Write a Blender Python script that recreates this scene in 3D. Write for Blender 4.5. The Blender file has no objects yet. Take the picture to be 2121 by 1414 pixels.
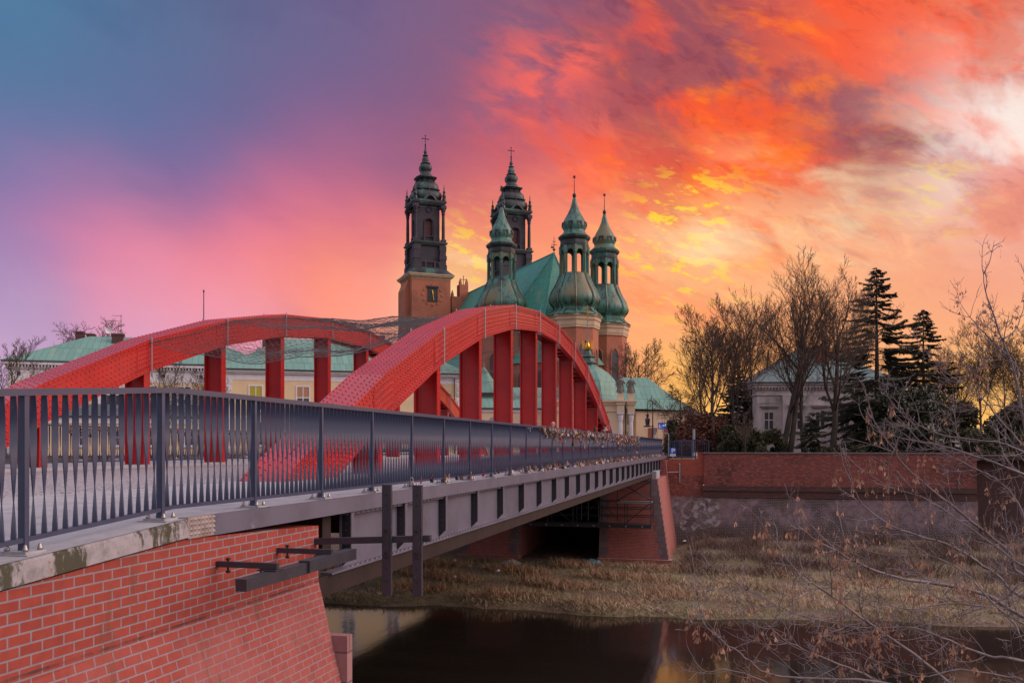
import bpy, math, random
import numpy as np
from mathutils import Vector, Matrix
R = math.radians
TH = R(14.12)                       # camera looks 14.12 deg left of the bridge axis (+Y)
F, CX, CY, CZ = 1848.0, 1060.5, 925.0, 0.655
CT, ST = math.cos(TH), math.sin(TH)
scene = bpy.context.scene
col = scene.collection

# ------------------------------------------------------------------ camera
cam_d = bpy.data.cameras.new('camera'); cam = bpy.data.objects.new('camera', cam_d); col.objects.link(cam)
cam.location = (0, 0, CZ); cam.rotation_euler = (R(90), 0, TH)
cam_d.sensor_width = 36; cam_d.lens = F / 2121 * 36
cam_d.shift_y = (CY - 707) / 2121
cam_d.clip_start = 0.05; cam_d.clip_end = 5000
scene.camera = cam
scene.view_settings.view_transform = 'Standard'; scene.view_settings.look = 'None'
scene.view_settings.gamma = 1; scene.view_settings.exposure = 0.0

def W(px, py, Z):                   # a measured point of the photo at depth Z -> world
    xc = (px - CX) / F * Z
    return Vector((xc * CT - Z * ST, xc * ST + Z * CT, CZ + (CY - py) / F * Z))
def D(px, py):                      # sky direction
    return (W(px, py, 1.0) - Vector((0, 0, CZ))).normalized()
def lin(c):
    return tuple(((v / 255) / 12.92 if v / 255 <= .04045 else ((v / 255 + .055) / 1.055) ** 2.4) for v in c)

# ------------------------------------------------------------------ world: dusk sky
world = bpy.data.worlds.new("World"); scene.world = world; world.use_nodes = True
def build_sky():
    nt = world.node_tree; N = nt.nodes; L = nt.links
    for n in list(N): N.remove(n)
    def node(t, **k):
        n = N.new(t)
        for a, b in k.items(): setattr(n, a, b)
        return n
    def con(a, b): L.new(a, b)
    def math_(op, a, b=None, clamp=False):
        n = node('ShaderNodeMath', operation=op, use_clamp=clamp)
        for i, v in enumerate((a, b)):
            if v is None: continue
            if isinstance(v, (int, float)): n.inputs[i].default_value = v
            else: con(v, n.inputs[i])
        return n.outputs[0]
    def vm(op, a, b=None, scale=None):
        n = node('ShaderNodeVectorMath', operation=op)
        for i, v in enumerate((a, b)):
            if v is None: continue
            if isinstance(v, (tuple, list, Vector)): n.inputs[i].default_value = tuple(v)
            else: con(v, n.inputs[i])
        if scale is not None:
            if isinstance(scale, (int, float)): n.inputs['Scale'].default_value = scale
            else: con(scale, n.inputs['Scale'])
        return n.outputs['Value'] if op in ('DISTANCE', 'DOT_PRODUCT', 'LENGTH') else n.outputs['Vector']
    def noise(vec, scale, detail=5, rough=.55, dist=0, color=False):
        n = node('ShaderNodeTexNoise'); con(vec, n.inputs['Vector'])
        n.inputs['Scale'].default_value = scale; n.inputs['Detail'].default_value = detail
        n.inputs['Roughness'].default_value = rough; n.inputs['Distortion'].default_value = dist
        return n.outputs['Color' if color else 0]
    def ramp01(v, a, b):
        n = node('ShaderNodeMapRange', interpolation_type='SMOOTHSTEP'); con(v, n.inputs[0])
        n.inputs[1].default_value = a; n.inputs[2].default_value = b
        return n.outputs[0]
    def mix(f, a, b):
        n = node('ShaderNodeMix', data_type='RGBA')
        if isinstance(f, (int, float)): n.inputs[0].default_value = f
        else: con(f, n.inputs[0])
        for i, v in ((6, a), (7, b)):
            if isinstance(v, (tuple, list)): n.inputs[i].default_value = (*v[:3], 1)
            else: con(v, n.inputs[i])
        return n.outputs[2]
    tc = node('ShaderNodeTexCoord'); d = tc.outputs['Generated']
    # local cloud-plane frame: x across the view, z up, streaks tilted
    mp = node('ShaderNodeMapping'); mp.vector_type = 'POINT'; con(d, mp.inputs[0])
    mp.inputs['Rotation'].default_value = (0, 0, -TH)
    e = mp.outputs[0]
    def streak(tilt, sx, sz, off=0):
        m = node('ShaderNodeMapping'); m.vector_type = 'POINT'; con(e, m.inputs[0])
        m.inputs['Rotation'].default_value = (0, R(-tilt), 0)
        m2 = node('ShaderNodeMapping'); con(m.outputs[0], m2.inputs[0])
        m2.inputs['Scale'].default_value = (sx, 1, sz); m2.inputs['Location'].default_value = (off, off * .7, off * 1.3)
        return m2.outputs[0]
    wv = noise(streak(20, 1, 2.1), 4.4, 7, .58, .25, color=True)
    w = vm('SCALE', vm('SUBTRACT', wv, (.5, .5, .5)), scale=.062)
    dw = vm('ADD', d, w)
    S = dict(a=.080, b=.055, c=.036, d=.024)
    pts = [  # px, py, rgb, size
     (60,60,(76,124,160),'b'),(60,300,(98,118,160),'b'),(200,190,(88,112,152),'b'),(350,90,(86,112,148),'b'),(500,90,(96,107,145),'b'),(650,90,(107,100,142),'b'),
     (800,90,(117,98,138),'b'),(950,90,(127,95,130),'b'),(1090,50,(130,88,118),'b'),(1100,140,(142,92,120),'c'),(300,300,(103,108,158),'b'),(500,290,(118,100,150),'b'),
     (650,200,(112,98,142),'b'),(650,320,(150,96,142),'c'),(800,200,(128,92,132),'b'),(800,300,(165,96,130),'c'),(950,200,(146,88,120),'b'),(950,300,(180,96,118),'c'),
     (50,410,(136,116,172),'c'),(200,390,(150,112,164),'c'),(400,400,(140,104,156),'c'),(250,500,(242,130,155),'c'),(120,480,(216,125,165),'c'),(30,550,(150,130,180),'c'),
     (500,480,(232,118,150),'c'),(600,440,(235,120,145),'c'),(700,380,(205,106,132),'c'),(750,480,(242,125,125),'c'),(650,570,(255,146,110),'c'),(400,560,(250,136,148),'c'),
     (540,560,(255,142,128),'c'),(250,580,(236,140,165),'c'),(80,630,(185,150,190),'c'),(300,650,(215,165,195),'c'),(500,645,(236,162,186),'c'),(20,720,(200,165,200),'c'),(740,610,(255,160,140),'c'),
     (1000,390,(225,110,115),'c'),(960,460,(240,120,110),'c'),(1150,240,(190,92,108),'c'),(1130,320,(225,100,105),'c'),(1200,150,(150,85,105),'c'),(1150,430,(246,125,105),'c'),
     (960,540,(255,168,74),'c'),(960,600,(255,222,170),'c'),(1060,480,(246,132,104),'c'),(1100,560,(255,170,120),'c'),
     (1250,60,(142,82,104),'c'),(1350,50,(160,82,95),'c'),(1450,30,(130,74,92),'c'),(1500,110,(190,86,82),'c'),(1330,130,(200,90,86),'c'),(1600,30,(205,86,78),'c'),
     (1700,30,(242,96,62),'c'),(1600,150,(236,100,60),'c'),(1550,75,(162,80,86),'c'),(1750,100,(242,105,62),'c'),(1850,50,(246,100,58),'c'),(1900,110,(215,116,95),'c'),
     (2000,50,(242,110,50),'c'),(2090,20,(255,104,28),'c'),(2080,95,(215,130,125),'c'),(2000,130,(214,146,142),'c'),(1940,170,(214,142,132),'c'),(2090,170,(240,170,140),'c'),
     (2100,245,(255,246,240),'d'),(2000,280,(250,232,226),'d'),(2060,320,(255,235,225),'d'),(1860,220,(156,84,90),'c'),(1910,235,(165,95,98),'d'),(1790,260,(182,88,82),'c'),(1820,190,(176,90,88),'d'),(1760,235,(185,90,85),'c'),(1900,290,(172,106,104),'d'),
     (1800,300,(202,100,74),'c'),(1700,180,(222,95,64),'c'),(1250,250,(246,100,74),'c'),(1350,225,(226,95,74),'c'),(1450,230,(250,100,44),'c'),(1400,310,(255,112,34),'c'),
     (1550,300,(255,112,28),'c'),(1640,250,(250,100,48),'c'),(1300,330,(240,105,84),'c'),(1250,400,(250,126,95),'c'),(1400,390,(250,120,64),'c'),(1600,380,(246,100,58),'c'),
     (1750,370,(226,106,80),'c'),(1850,390,(230,130,100),'d'),(1430,440,(255,178,96),'d'),(1300,470,(255,150,102),'c'),(1600,450,(255,194,150),'c'),(1750,440,(255,222,182),'d'),
     (1900,425,(255,226,192),'d'),(1960,350,(232,190,180),'d'),(2080,385,(242,140,118),'c'),(2050,450,(226,130,115),'c'),(1940,490,(246,165,130),'c'),(1420,525,(255,196,130),'c'),
     (1560,505,(255,206,150),'c'),(1700,520,(255,190,140),'c'),(1290,560,(255,198,150),'c'),(1350,620,(255,166,106),'c'),(1500,600,(255,172,120),'c'),(1240,520,(255,160,120),'c'),
     (1880,570,(250,172,130),'b'),(1650,610,(255,176,122),'b'),(2040,640,(246,164,136),'b'),(1330,700,(255,166,112),'b'),(1500,680,(255,170,116),'b'),(1700,690,(252,168,118),'b'),(1880,700,(250,168,122),'b'),(1230,640,(255,164,116),'b'),
     (1400,820,(255,190,90),'c'),(1480,820,(255,198,100),'c'),(1750,760,(255,184,108),'b'),(1980,810,(255,200,90),'c'),(1560,880,(255,176,70),'c'),(1200,780,(255,176,116),'b'),(2100,780,(255,190,100),'c'),(1420,780,(255,208,90),'d')]
    acc = None; wacc = None
    def add_pt(dr, c, k, amp):
        nonlocal acc, wacc
        q = vm('DISTANCE', dw, dr)
        wt = math_('MULTIPLY', math_('POWER', math.e, math_('MULTIPLY', math_('MULTIPLY', q, q), -k)), amp)
        cc = vm('SCALE', c, scale=wt)
        acc = cc if acc is None else vm('ADD', acc, cc)
        wacc = wt if wacc is None else math_('ADD', wacc, wt)
    for px, py, c, s in pts:
        add_pt(D(px, py), lin(c), 1 / (2 * S[s] ** 2), {'a': 1, 'b': 1, 'c': 1.3, 'd': 1.2}[s])
    # the sky outside the picture, shaped to light the scene: warm pink to the right, lavender overhead and behind
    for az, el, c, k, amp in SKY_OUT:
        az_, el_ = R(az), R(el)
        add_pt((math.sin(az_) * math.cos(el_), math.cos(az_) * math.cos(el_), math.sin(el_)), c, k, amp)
    base = vm('DIVIDE', acc, None)
    dn = base.node
    cmb = node('ShaderNodeCombineXYZ')
    for i in range(3): con(wacc, cmb.inputs[i])
    con(cmb.outputs[0], dn.inputs[1])
    colr = base
    def region(px, py, s, src=None):
        q = vm('DISTANCE', dw if src is None else src, D(px, py))
        return math_('POWER', math.e, math_('MULTIPLY', math_('MULTIPLY', q, q), -1 / (2 * s * s)))
    # soft lavender/mauve modelling everywhere
    n1 = noise(streak(16, 1, 2.2, 3.1), 4.5, 5, .52, .3)
    colr = mix(math_('MULTIPLY', ramp01(n1, .48, .70), .42), colr, vm('MULTIPLY', colr, (.72, .71, .82)))
    n1b = noise(streak(10, 1, 2.8, 8.8), 8, 5, .55, .2)
    colr = mix(math_('MULTIPLY', ramp01(n1b, .5, .75), .16), colr, vm('MULTIPLY', colr, (1.25, 1.12, 1.05)))
    # red-orange streak clouds in the upper right
    n2 = noise(streak(26, 1, 2.6, 5.7), 6, 8, .6, .5)
    regA = math_('ADD', math_('ADD', region(1430, 290, .11), region(1760, 70, .10)), region(2070, 40, .07), True)
    colr = mix(math_('MULTIPLY', ramp01(n2, .47, .58), math_('MULTIPLY', regA, .62)), colr, lin((255, 84, 34)))
    n2b = noise(streak(14, 1, 3.6, 15.7), 11, 8, .62, .3)
    regA2 = math_('ADD', region(1480, 305, .10), region(1650, 250, .07), True)
    colr = mix(math_('MULTIPLY', ramp01(n2b, .51, .62), math_('MULTIPLY', regA2, .6)), colr, lin((255, 120, 24)))
    # mauve smoke in front of it
    n3 = noise(streak(30, 1, 2.0, 11.3), 6, 8, .6, .4)
    regB = math_('ADD', math_('ADD', region(1850, 225, .055), region(1540, 85, .07)), math_('ADD', region(1300, 60, .08), region(1980, 140, .05)), True)
    colr = mix(math_('MULTIPLY', ramp01(n3, .48, .61), math_('MULTIPLY', regB, .85)), colr, lin((148, 78, 92)))
    n8 = noise(streak(27, 1, 2.8, 41.0), 19, 7, .66, .5)
    regF = math_('ADD', math_('ADD', regA, regB, True), region(1980, 250, .10), True)
    colr = mix(math_('MULTIPLY', ramp01(n8, .52, .66), math_('MULTIPLY', regF, .55)), colr, vm('MULTIPLY', colr, (.66, .60, .78)))
    colr = mix(math_('MULTIPLY', ramp01(n8, .48, .34), math_('MULTIPLY', regF, .5)), colr, vm('MULTIPLY', colr, (1.22, 1.35, 1.05)))
    # white breaks at the right edge
    n4 = noise(streak(34, 1, 1.7, 21.9), 7, 6, .56, .4)
    regC = region(2090, 275, .06)
    colr = mix(math_('MULTIPLY', ramp01(n4, .42, .56), math_('MULTIPLY', regC, .6)), colr, lin((255, 250, 242)))
    # thin yellow flakes
    n5 = noise(streak(13, 1, 3.0, 2.3), 34, 6, .62, .2)
    regD = math_('ADD', math_('ADD', region(1430, 442, .030), region(1430, 522, .045)), math_('ADD', region(965, 535, .028), math_('MULTIPLY', region(1930, 395, .03), .5)), True)
    colr = mix(math_('MULTIPLY', ramp01(n5, .51, .60), math_('MULTIPLY', regD, .72)), colr, lin((255, 226, 20)))
    n6 = noise(streak(14, 1, 3.4, 7.3), 6.5, 5, .55, .3)
    regE = math_('ADD', math_('ADD', region(1720, 445, .05), region(1500, 500, .05)), region(990, 595, .04), True)
    colr = mix(math_('MULTIPLY', ramp01(n6, .47, .66), math_('MULTIPLY', regE, .6)), colr, lin((255, 226, 180)))
    # small pink cloudlets left of centre
    n7 = noise(streak(16, 1, 3.2, 33.0), 13, 6, .6, .3)
    colr = mix(math_('MULTIPLY', ramp01(n7, .42, .60), math_('MULTIPLY', math_('ADD', region(1110, 178, .035), region(1215, 128, .014), True), .95)), colr, lin((246, 104, 92)))
    # physical dusk sky underneath, very weak
    sk = node('ShaderNodeTexSky', sky_type='NISHITA'); sk.sun_disc = False
    sk.sun_elevation = SUN_EL; sk.sun_rotation = SUN_AZ
    colr = vm('ADD', colr, vm('SCALE', sk.outputs[0], scale=.003))
    bg = node('ShaderNodeBackground'); con(colr, bg.inputs['Color']); bg.inputs['Strength'].default_value = SKY_STRENGTH
    out = node('ShaderNodeOutputWorld'); con(bg.outputs[0], out.inputs[0])
SUN_EL, SUN_AZ = R(28), R(78)       # azimuth clockwise from +Y
SKY_STRENGTH = 1.0
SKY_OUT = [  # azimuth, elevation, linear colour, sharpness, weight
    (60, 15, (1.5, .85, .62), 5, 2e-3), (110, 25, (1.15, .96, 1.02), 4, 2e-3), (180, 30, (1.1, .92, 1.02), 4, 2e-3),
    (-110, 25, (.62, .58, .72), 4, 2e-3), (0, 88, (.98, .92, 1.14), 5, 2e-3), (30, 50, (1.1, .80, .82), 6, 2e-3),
    (-60, 50, (.40, .42, .62), 6, 2e-3), (0, -90, (.04, .035, .035), 2, 3e-3), (170, 2, (.10, .07, .08), 16, 9e-3), (-145, 2, (.10, .08, .10), 14, 7e-3)]  # the two low dark points behind are added to darken reflections
build_sky()
sun_d = bpy.data.lights.new('sun', 'SUN'); sun_d.energy = 1.65; sun_d.angle = R(40); sun_d.color = (1, .80, .74)
sun = bpy.data.objects.new('sun', sun_d); col.objects.link(sun)
sdir = Vector((math.sin(SUN_AZ) * math.cos(SUN_EL), math.cos(SUN_AZ) * math.cos(SUN_EL), math.sin(SUN_EL)))
sun.rotation_euler = sdir.to_track_quat('Z', 'Y').to_euler()

# ------------------------------------------------------------------ helpers
class MB:
    def __init__(s): s.v = []; s.f = []; s.mi = []; s.m = 0
    def add(s, vs, fs):
        o = len(s.v); s.v += [tuple(v) for v in vs]
        s.f += [tuple(i + o for i in f) for f in fs]; s.mi += [s.m] * len(fs)
    def box(s, x0, x1, y0, y1, z0, z1):
        s.add([(x0,y0,z0),(x1,y0,z0),(x1,y1,z0),(x0,y1,z0),(x0,y0,z1),(x1,y0,z1),(x1,y1,z1),(x0,y1,z1)],
              [(3,2,1,0),(4,5,6,7),(0,1,5,4),(1,2,6,5),(2,3,7,6),(3,0,4,7)])
    def cbox(s, c, sx, sy, sz): s.box(c[0]-sx/2, c[0]+sx/2, c[1]-sy/2, c[1]+sy/2, c[2]-sz/2, c[2]+sz/2)
    def bar(s, p, q, w, h, up=(0, 0, 1)):
        p = Vector(p); q = Vector(q); t = (q - p).normalized(); u = Vector(up)
        x = t.cross(u)
        if x.length < 1e-4: x = t.cross(Vector((0, 1, 0)))
        x.normalize(); y = x.cross(t)
        a = x * w / 2; b = y * h / 2
        vs = [p-a-b, p+a-b, p+a+b, p-a+b, q-a-b, q+a-b, q+a+b, q-a+b]
        s.add(vs, [(0,1,2,3),(7,6,5,4),(4,5,1,0),(5,6,2,1),(6,7,3,2),(7,4,0,3)])
    def tube(s, pts, rs, n=6, cap=True):
        pts = [Vector(p) for p in pts]; k = len(pts)
        if not isinstance(rs, (list, tuple)): rs = [rs] * k
        vs = []; ref = None
        for i, p in enumerate(pts):
            t = (pts[min(i+1, k-1)] - pts[max(i-1, 0)])
            t = t.normalized() if t.length > 1e-9 else Vector((0, 0, 1))
            if ref is None:
                ref = t.cross(Vector((0, 0, 1)) if abs(t.z) < .9 else Vector((1, 0, 0))).normalized()
            x = (ref - t * ref.dot(t))
            x = x.normalized() if x.length > 1e-6 else t.orthogonal().normalized()
            ref = x; y = t.cross(x)
            for j in range(n):
                a = 2 * math.pi * j / n
                vs.append(p + (x * math.cos(a) + y * math.sin(a)) * rs[i])
        fs = [(i*n+j, i*n+(j+1) % n, (i+1)*n+(j+1) % n, (i+1)*n+j) for i in range(k-1) for j in range(n)]
        if cap: fs += [tuple(range(n-1, -1, -1)), tuple((k-1)*n+j for j in range(n))]
        s.add(vs, fs)
    def lathe(s, prof, n, c=(0, 0), rot=0, sq=0, cap=True):      # prof: (radius, z) from bottom up; sq>0 squares the section
        vs = []
        for r, z in prof:
            for j in range(n):
                a = 2 * math.pi * j / n + rot
                k = 1
                if sq: 
                    ca, sa = abs(math.cos(a - rot)), abs(math.sin(a - rot))
                    k = 1 / ((ca ** sq + sa ** sq) ** (1 / sq))
                vs.append((c[0] + r * k * math.cos(a), c[1] + r * k * math.sin(a), z))
        m = len(prof)
        fs = [(i*n+j, i*n+(j+1) % n, (i+1)*n+(j+1) % n, (i+1)*n+j) for i in range(m-1) for j in range(n)]
        if cap: fs += [tuple(range(n-1, -1, -1)), tuple((m-1)*n+j for j in range(n))]
        s.add(vs, fs)
    def prism(s, poly, o, ax, ay, an, t):                        # 2D outline in plane (ax, ay) at o, extruded t along an
        o = Vector(o); ax = Vector(ax); ay = Vector(ay); an = Vector(an)
        k = len(poly)
        a = [o + ax * x + ay * y for x, y in poly]; b = [p + an * t for p in a]
        s.add(a + b, [tuple(range(k-1, -1, -1)), tuple(range(k, 2*k))] + [(i, (i+1) % k, k+(i+1) % k, k+i) for i in range(k)])
    def arch_panel(s, o, ax, an, w, h, ow, oz0, osp, t, pointed=False, n=8):
        """wall w x h (x centred on o) with one arched opening of width ow from oz0 to spring height osp"""
        o = Vector(o); ax = Vector(ax); an = Vector(an); up = Vector((0, 0, 1))
        P = arch_pts(ow, osp, pointed, n)
        def q(pl): s.prism(pl, o, ax, up, an, t)
        q([(-w/2, 0), (-ow/2, 0), (-ow/2, osp), (-w/2, osp)]); q([(ow/2, 0), (w/2, 0), (w/2, osp), (ow/2, osp)])
        if oz0 > 0: q([(-ow/2, 0), (ow/2, 0), (ow/2, oz0), (-ow/2, oz0)])
        xs = [p[0] for p in P]
        for i in range(len(P) - 1):
            q([(P[i][0], P[i][1]), (P[i+1][0], P[i+1][1]), (P[i+1][0], h), (P[i][0], h)])
        q([(-w/2, osp), (-ow/2, osp), (-ow/2, h), (-w/2, h)]); q([(ow/2, osp), (w/2, osp), (w/2, h), (ow/2, h)])
    def build(s, name, mats, parent=None, smooth=False, loc=None):
        me = bpy.data.meshes.new(name); me.from_pydata(s.v, [], s.f)
        if not isinstance(mats, (list, tuple)): mats = [mats]
        for m in mats: me.materials.append(m)
        if len(mats) > 1: me.polygons.foreach_set('material_index', s.mi)
        if smooth: me.polygons.foreach_set('use_smooth', [True] * len(me.polygons))
        me.validate(); me.update()
        return link(name, me, parent, loc)
def arch_pts(ow, osp, pointed, n=8):
    P = []
    for i in range(n + 1):
        if pointed:
            x = -ow/2 + ow * i / n; c = ow / 2 if x < 0 else -ow / 2
            P.append((x, osp + math.sqrt(max(0, ow * ow - (x - c) ** 2))))
        else:
            a = math.pi * (1 - i / n); P.append((ow/2 * math.cos(a), osp + ow/2 * math.sin(a)))
    return P
def link(name, me, parent=None, loc=None):
    o = bpy.data.objects.new(name, me); col.objects.link(o)
    if parent is not None: o.parent = parent
    if loc is not None: o.location = loc
    return o
def npmesh(name, verts, faces, mats, parent=None, smooth=False):  # faces: (n,k) array
    me = bpy.data.meshes.new(name)
    verts = np.asarray(verts, dtype=np.float32); faces = np.asarray(faces, dtype=np.int32); k = faces.shape[1]
    me.vertices.add(len(verts)); me.vertices.foreach_set('co', verts.ravel())
    me.loops.add(faces.size); me.loops.foreach_set('vertex_index', faces.ravel())
    me.polygons.add(len(faces)); me.polygons.foreach_set('loop_start', np.arange(len(faces), dtype=np.int32) * k)
    if smooth: me.polygons.foreach_set('use_smooth', np.ones(len(faces), dtype=bool))
    me.update(calc_edges=True); me.materials.append(mats)
    return link(name, me, parent)
def tag(o, label=None, cat=None, group=None, kind=None):
    if label: o['label'] = label
    if cat: o['category'] = cat
    if group: o['group'] = group
    if kind: o['kind'] = kind
    return o
def thing(name, label, cat, loc=(0, 0, 0), rotz=0, group=None):
    o = bpy.data.objects.new(name, None); col.objects.link(o); o.empty_display_size = .2
    o.location = loc; o.rotation_euler = (0, 0, rotz)
    return tag(o, label, cat, group)
def copy_tree(o, parent=None):
    c = o.copy(); col.objects.link(c)
    if parent is not None: c.parent = parent
    for ch in [x for x in o.children]: copy_tree(ch, c)
    return c

# ------------------------------------------------------------------ materials
def new_mat(name):
    m = bpy.data.materials.new(name); m.use_nodes = True
    return m, m.node_tree.nodes, m.node_tree.links, m.node_tree.nodes['Principled BSDF']
def ramp(N, L, src, a, b):
    n = N.new('ShaderNodeMapRange'); n.interpolation_type = 'SMOOTHSTEP'; L.new(src, n.inputs[0])
    n.inputs[1].default_value = a; n.inputs[2].default_value = b; return n.outputs[0]
def mixc(N, L, f, a, b, mode='MIX'):
    n = N.new('ShaderNodeMix'); n.data_type = 'RGBA'; n.blend_type = mode
    if isinstance(f, (int, float)): n.inputs[0].default_value = f
    else: L.new(f, n.inputs[0])
    for i, v in ((6, a), (7, b)):
        if isinstance(v, (tuple, list)): n.inputs[i].default_value = (*v[:3], 1)
        else: L.new(v, n.inputs[i])
    return n.outputs[2]
def mul(N, L, a, b):
    n = N.new('ShaderNodeMath'); n.operation = 'MULTIPLY'
    for i, v in enumerate((a, b)):
        if isinstance(v, (int, float)): n.inputs[i].default_value = v
        else: L.new(v, n.inputs[i])
    return n.outputs[0]
def nz(N, L, vec, scale, detail=5, rough=.6, out=0, sc=None):
    if sc is not None:
        mp = N.new('ShaderNodeMapping'); L.new(vec, mp.inputs[0]); mp.inputs['Scale'].default_value = sc; vec = mp.outputs[0]
    n = N.new('ShaderNodeTexNoise'); L.new(vec, n.inputs['Vector']); n.inputs['Scale'].default_value = scale
    n.inputs['Detail'].default_value = detail; n.inputs['Roughness'].default_value = rough
    return n.outputs[out]
def bump(N, L, B, h, strength, dist=.01):
    b = N.new('ShaderNodeBump'); L.new(h, b.inputs['Height']); b.inputs['Strength'].default_value = strength
    b.inputs['Distance'].default_value = dist; L.new(b.outputs[0], B.inputs['Normal'])
def mat(name, c, rough=.6, metal=0, c2=None, scale=3, lo=.4, hi=.7, bs=0, bscale=30, bd=.01, spec=.5, sc=None, c3=None, scale3=.6, lo3=.5, hi3=.75):
    m, N, L, B = new_mat(name)
    B.inputs['Roughness'].default_value = rough; B.inputs['Metallic'].default_value = metal
    B.inputs['Specular IOR Level'].default_value = spec; B.inputs['Base Color'].default_value = (*c, 1)
    tc = N.new('ShaderNodeTexCoord').outputs['Object']; out = None
    if c2 is not None: out = mixc(N, L, ramp(N, L, nz(N, L, tc, scale, 7, .65, sc=sc), lo, hi), c, c2)
    if c3 is not None: out = mixc(N, L, ramp(N, L, nz(N, L, tc, scale3, 6, .6), lo3, hi3), out if out is not None else c, c3)
    if out is not None: L.new(out, B.inputs['Base Color'])
    if bs: bump(N, L, B, nz(N, L, tc, bscale, 6, .6), bs, bd)
    return m
def boxuv(N, L):          # (along the wall, height, 0) for walls of any heading, metres
    tc = N.new('ShaderNodeTexCoord'); sp = N.new('ShaderNodeSeparateXYZ'); L.new(tc.outputs['Object'], sp.inputs[0])
    sn = N.new('ShaderNodeSeparateXYZ'); L.new(tc.outputs['Normal'], sn.inputs[0])
    ax = N.new('ShaderNodeMath'); ax.operation = 'ABSOLUTE'; L.new(sn.outputs[0], ax.inputs[0])
    ay = N.new('ShaderNodeMath'); ay.operation = 'ABSOLUTE'; L.new(sn.outputs[1], ay.inputs[0])
    gt = N.new('ShaderNodeMath'); gt.operation = 'GREATER_THAN'; L.new(ax.outputs[0], gt.inputs[0]); L.new(ay.outputs[0], gt.inputs[1])
    mx = N.new('ShaderNodeMix'); mx.data_type = 'FLOAT'; L.new(gt.outputs[0], mx.inputs[0]); L.new(sp.outputs[0], mx.inputs[2]); L.new(sp.outputs[1], mx.inputs[3])
    cb = N.new('ShaderNodeCombineXYZ'); L.new(mx.outputs[0], cb.inputs[0]); L.new(sp.outputs[2], cb.inputs[1])
    return cb.outputs[0], tc.outputs['Object'], sp.outputs[2]
def brick_mat(name, c1, c2, mortar, w=.25, h=.075, mo=.010, rough=.8, stain=None, ss=1.2, slo=.5, shi=.75, bs=.6, off=.5, extra=None, bias=0, var=None, spec=.3):
    m, N, L, B = new_mat(name)
    uv, tc, z = boxuv(N, L)
    b = N.new('ShaderNodeTexBrick'); L.new(uv, b.inputs['Vector'])
    b.offset = off
    for k, v in (('Color1', c1), ('Color2', c2), ('Mortar', mortar)): b.inputs[k].default_value = (*v, 1)
    b.inputs['Scale'].default_value = 1; b.inputs['Mortar Size'].default_value = mo; b.inputs['Mortar Smooth'].default_value = .15
    b.inputs['Brick Width'].default_value = w; b.inputs['Row Height'].default_value = h; b.inputs['Bias'].default_value = bias
    c = b.outputs['Color']
    c = mixc(N, L, mul(N, L, ramp(N, L, nz(N, L, tc, 9, 5, .6), .35, .7), .3), c, mixc(N, L, 1.0, c, (.62, .6, .6), 'MULTIPLY'))
    if stain: c = mixc(N, L, mul(N, L, ramp(N, L, nz(N, L, tc, ss, 7, .65), slo, shi), .8), c, stain)
    if extra: c = extra(N, L, c, tc, z)
    L.new(c, B.inputs['Base Color']); B.inputs['Roughness'].default_value = rough; B.inputs['Specular IOR Level'].default_value = spec
    if bs:
        inv = N.new('ShaderNodeMath'); inv.operation = 'SUBTRACT'; inv.inputs[0].default_value = 1; L.new(b.outputs['Fac'], inv.inputs[1])
        ad = N.new('ShaderNodeMath'); L.new(inv.outputs[0], ad.inputs[0]); L.new(mul(N, L, nz(N, L, tc, 60, 4, .6), .35), ad.inputs[1])
        bump(N, L, B, ad.outputs[0], bs, .006)
    return m
def roof_mat(name, c1, c2, seam, w=.6, h=2.0, rough=.55, stain=(.10, .16, .13)):
    """sheet metal: standing seams that follow the slope"""
    def extra(N, L, c, tc, z): return mixc(N, L, mul(N, L, ramp(N, L, nz(N, L, tc, .9, 6, .65, sc=(1, 1, .35)), .5, .8), .6), c, (.30, .30, .20))
    return brick_mat(name, c1, c2, seam, w=w, h=h, mo=.025, rough=rough, stain=stain, ss=.5, slo=.5, shi=.8, bs=.5, off=.3, extra=extra, spec=.5)

M = {}
M['red'] = mat('red_bridge_paint', (.44, .010, .011), .28, c2=(.36, .008, .009), scale=1.5, spec=.42, bs=.05, bscale=14, c3=(.36, .05, .04), scale3=6, lo3=.64, hi3=.76)
M['rail'] = mat('blue_grey_rail_paint', (.048, .060, .112), .32, c2=(.040, .050, .092), scale=5, spec=.6)
M['girder'] = mat('grey_girder_paint', (.135, .132, .178), .42, c2=(.10, .096, .13), scale=1.3, c3=(.26, .24, .26), scale3=5, lo3=.66, hi3=.8, bs=.05)
M['brown_steel'] = mat('brown_steel', (.030, .018, .016), .7, c2=(.02, .013, .012), scale=2, spec=.3)
M['dark_steel'] = mat('dark_grey_steel', (.040, .040, .054), .4, c2=(.03, .03, .04), scale=6, c3=(.10, .095, .095), scale3=18, lo3=.66, hi3=.72)
M['black_steel'] = mat('black_steel', (.025, .025, .03), .5)
M['concrete'] = mat('deck_concrete', (.37, .375, .39), .75, c2=(.27, .27, .285), scale=2.2, bs=.25, bscale=45, c3=(.20, .22, .13), scale3=4, lo3=.62, hi3=.74)
M['steelnut'] = mat('bright_nut_steel', (.38, .35, .34), .4, .8)
M['lead'] = mat('galvanised', (.34, .34, .36), .45, .6)
M['wire'] = mat('net_wire', (.10, .095, .095), .55, .4)
_b = M['red'].node_tree.nodes['Principled BSDF']; _b.inputs['Coat Weight'].default_value = .4; _b.inputs['Coat Roughness'].default_value = .16
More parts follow.
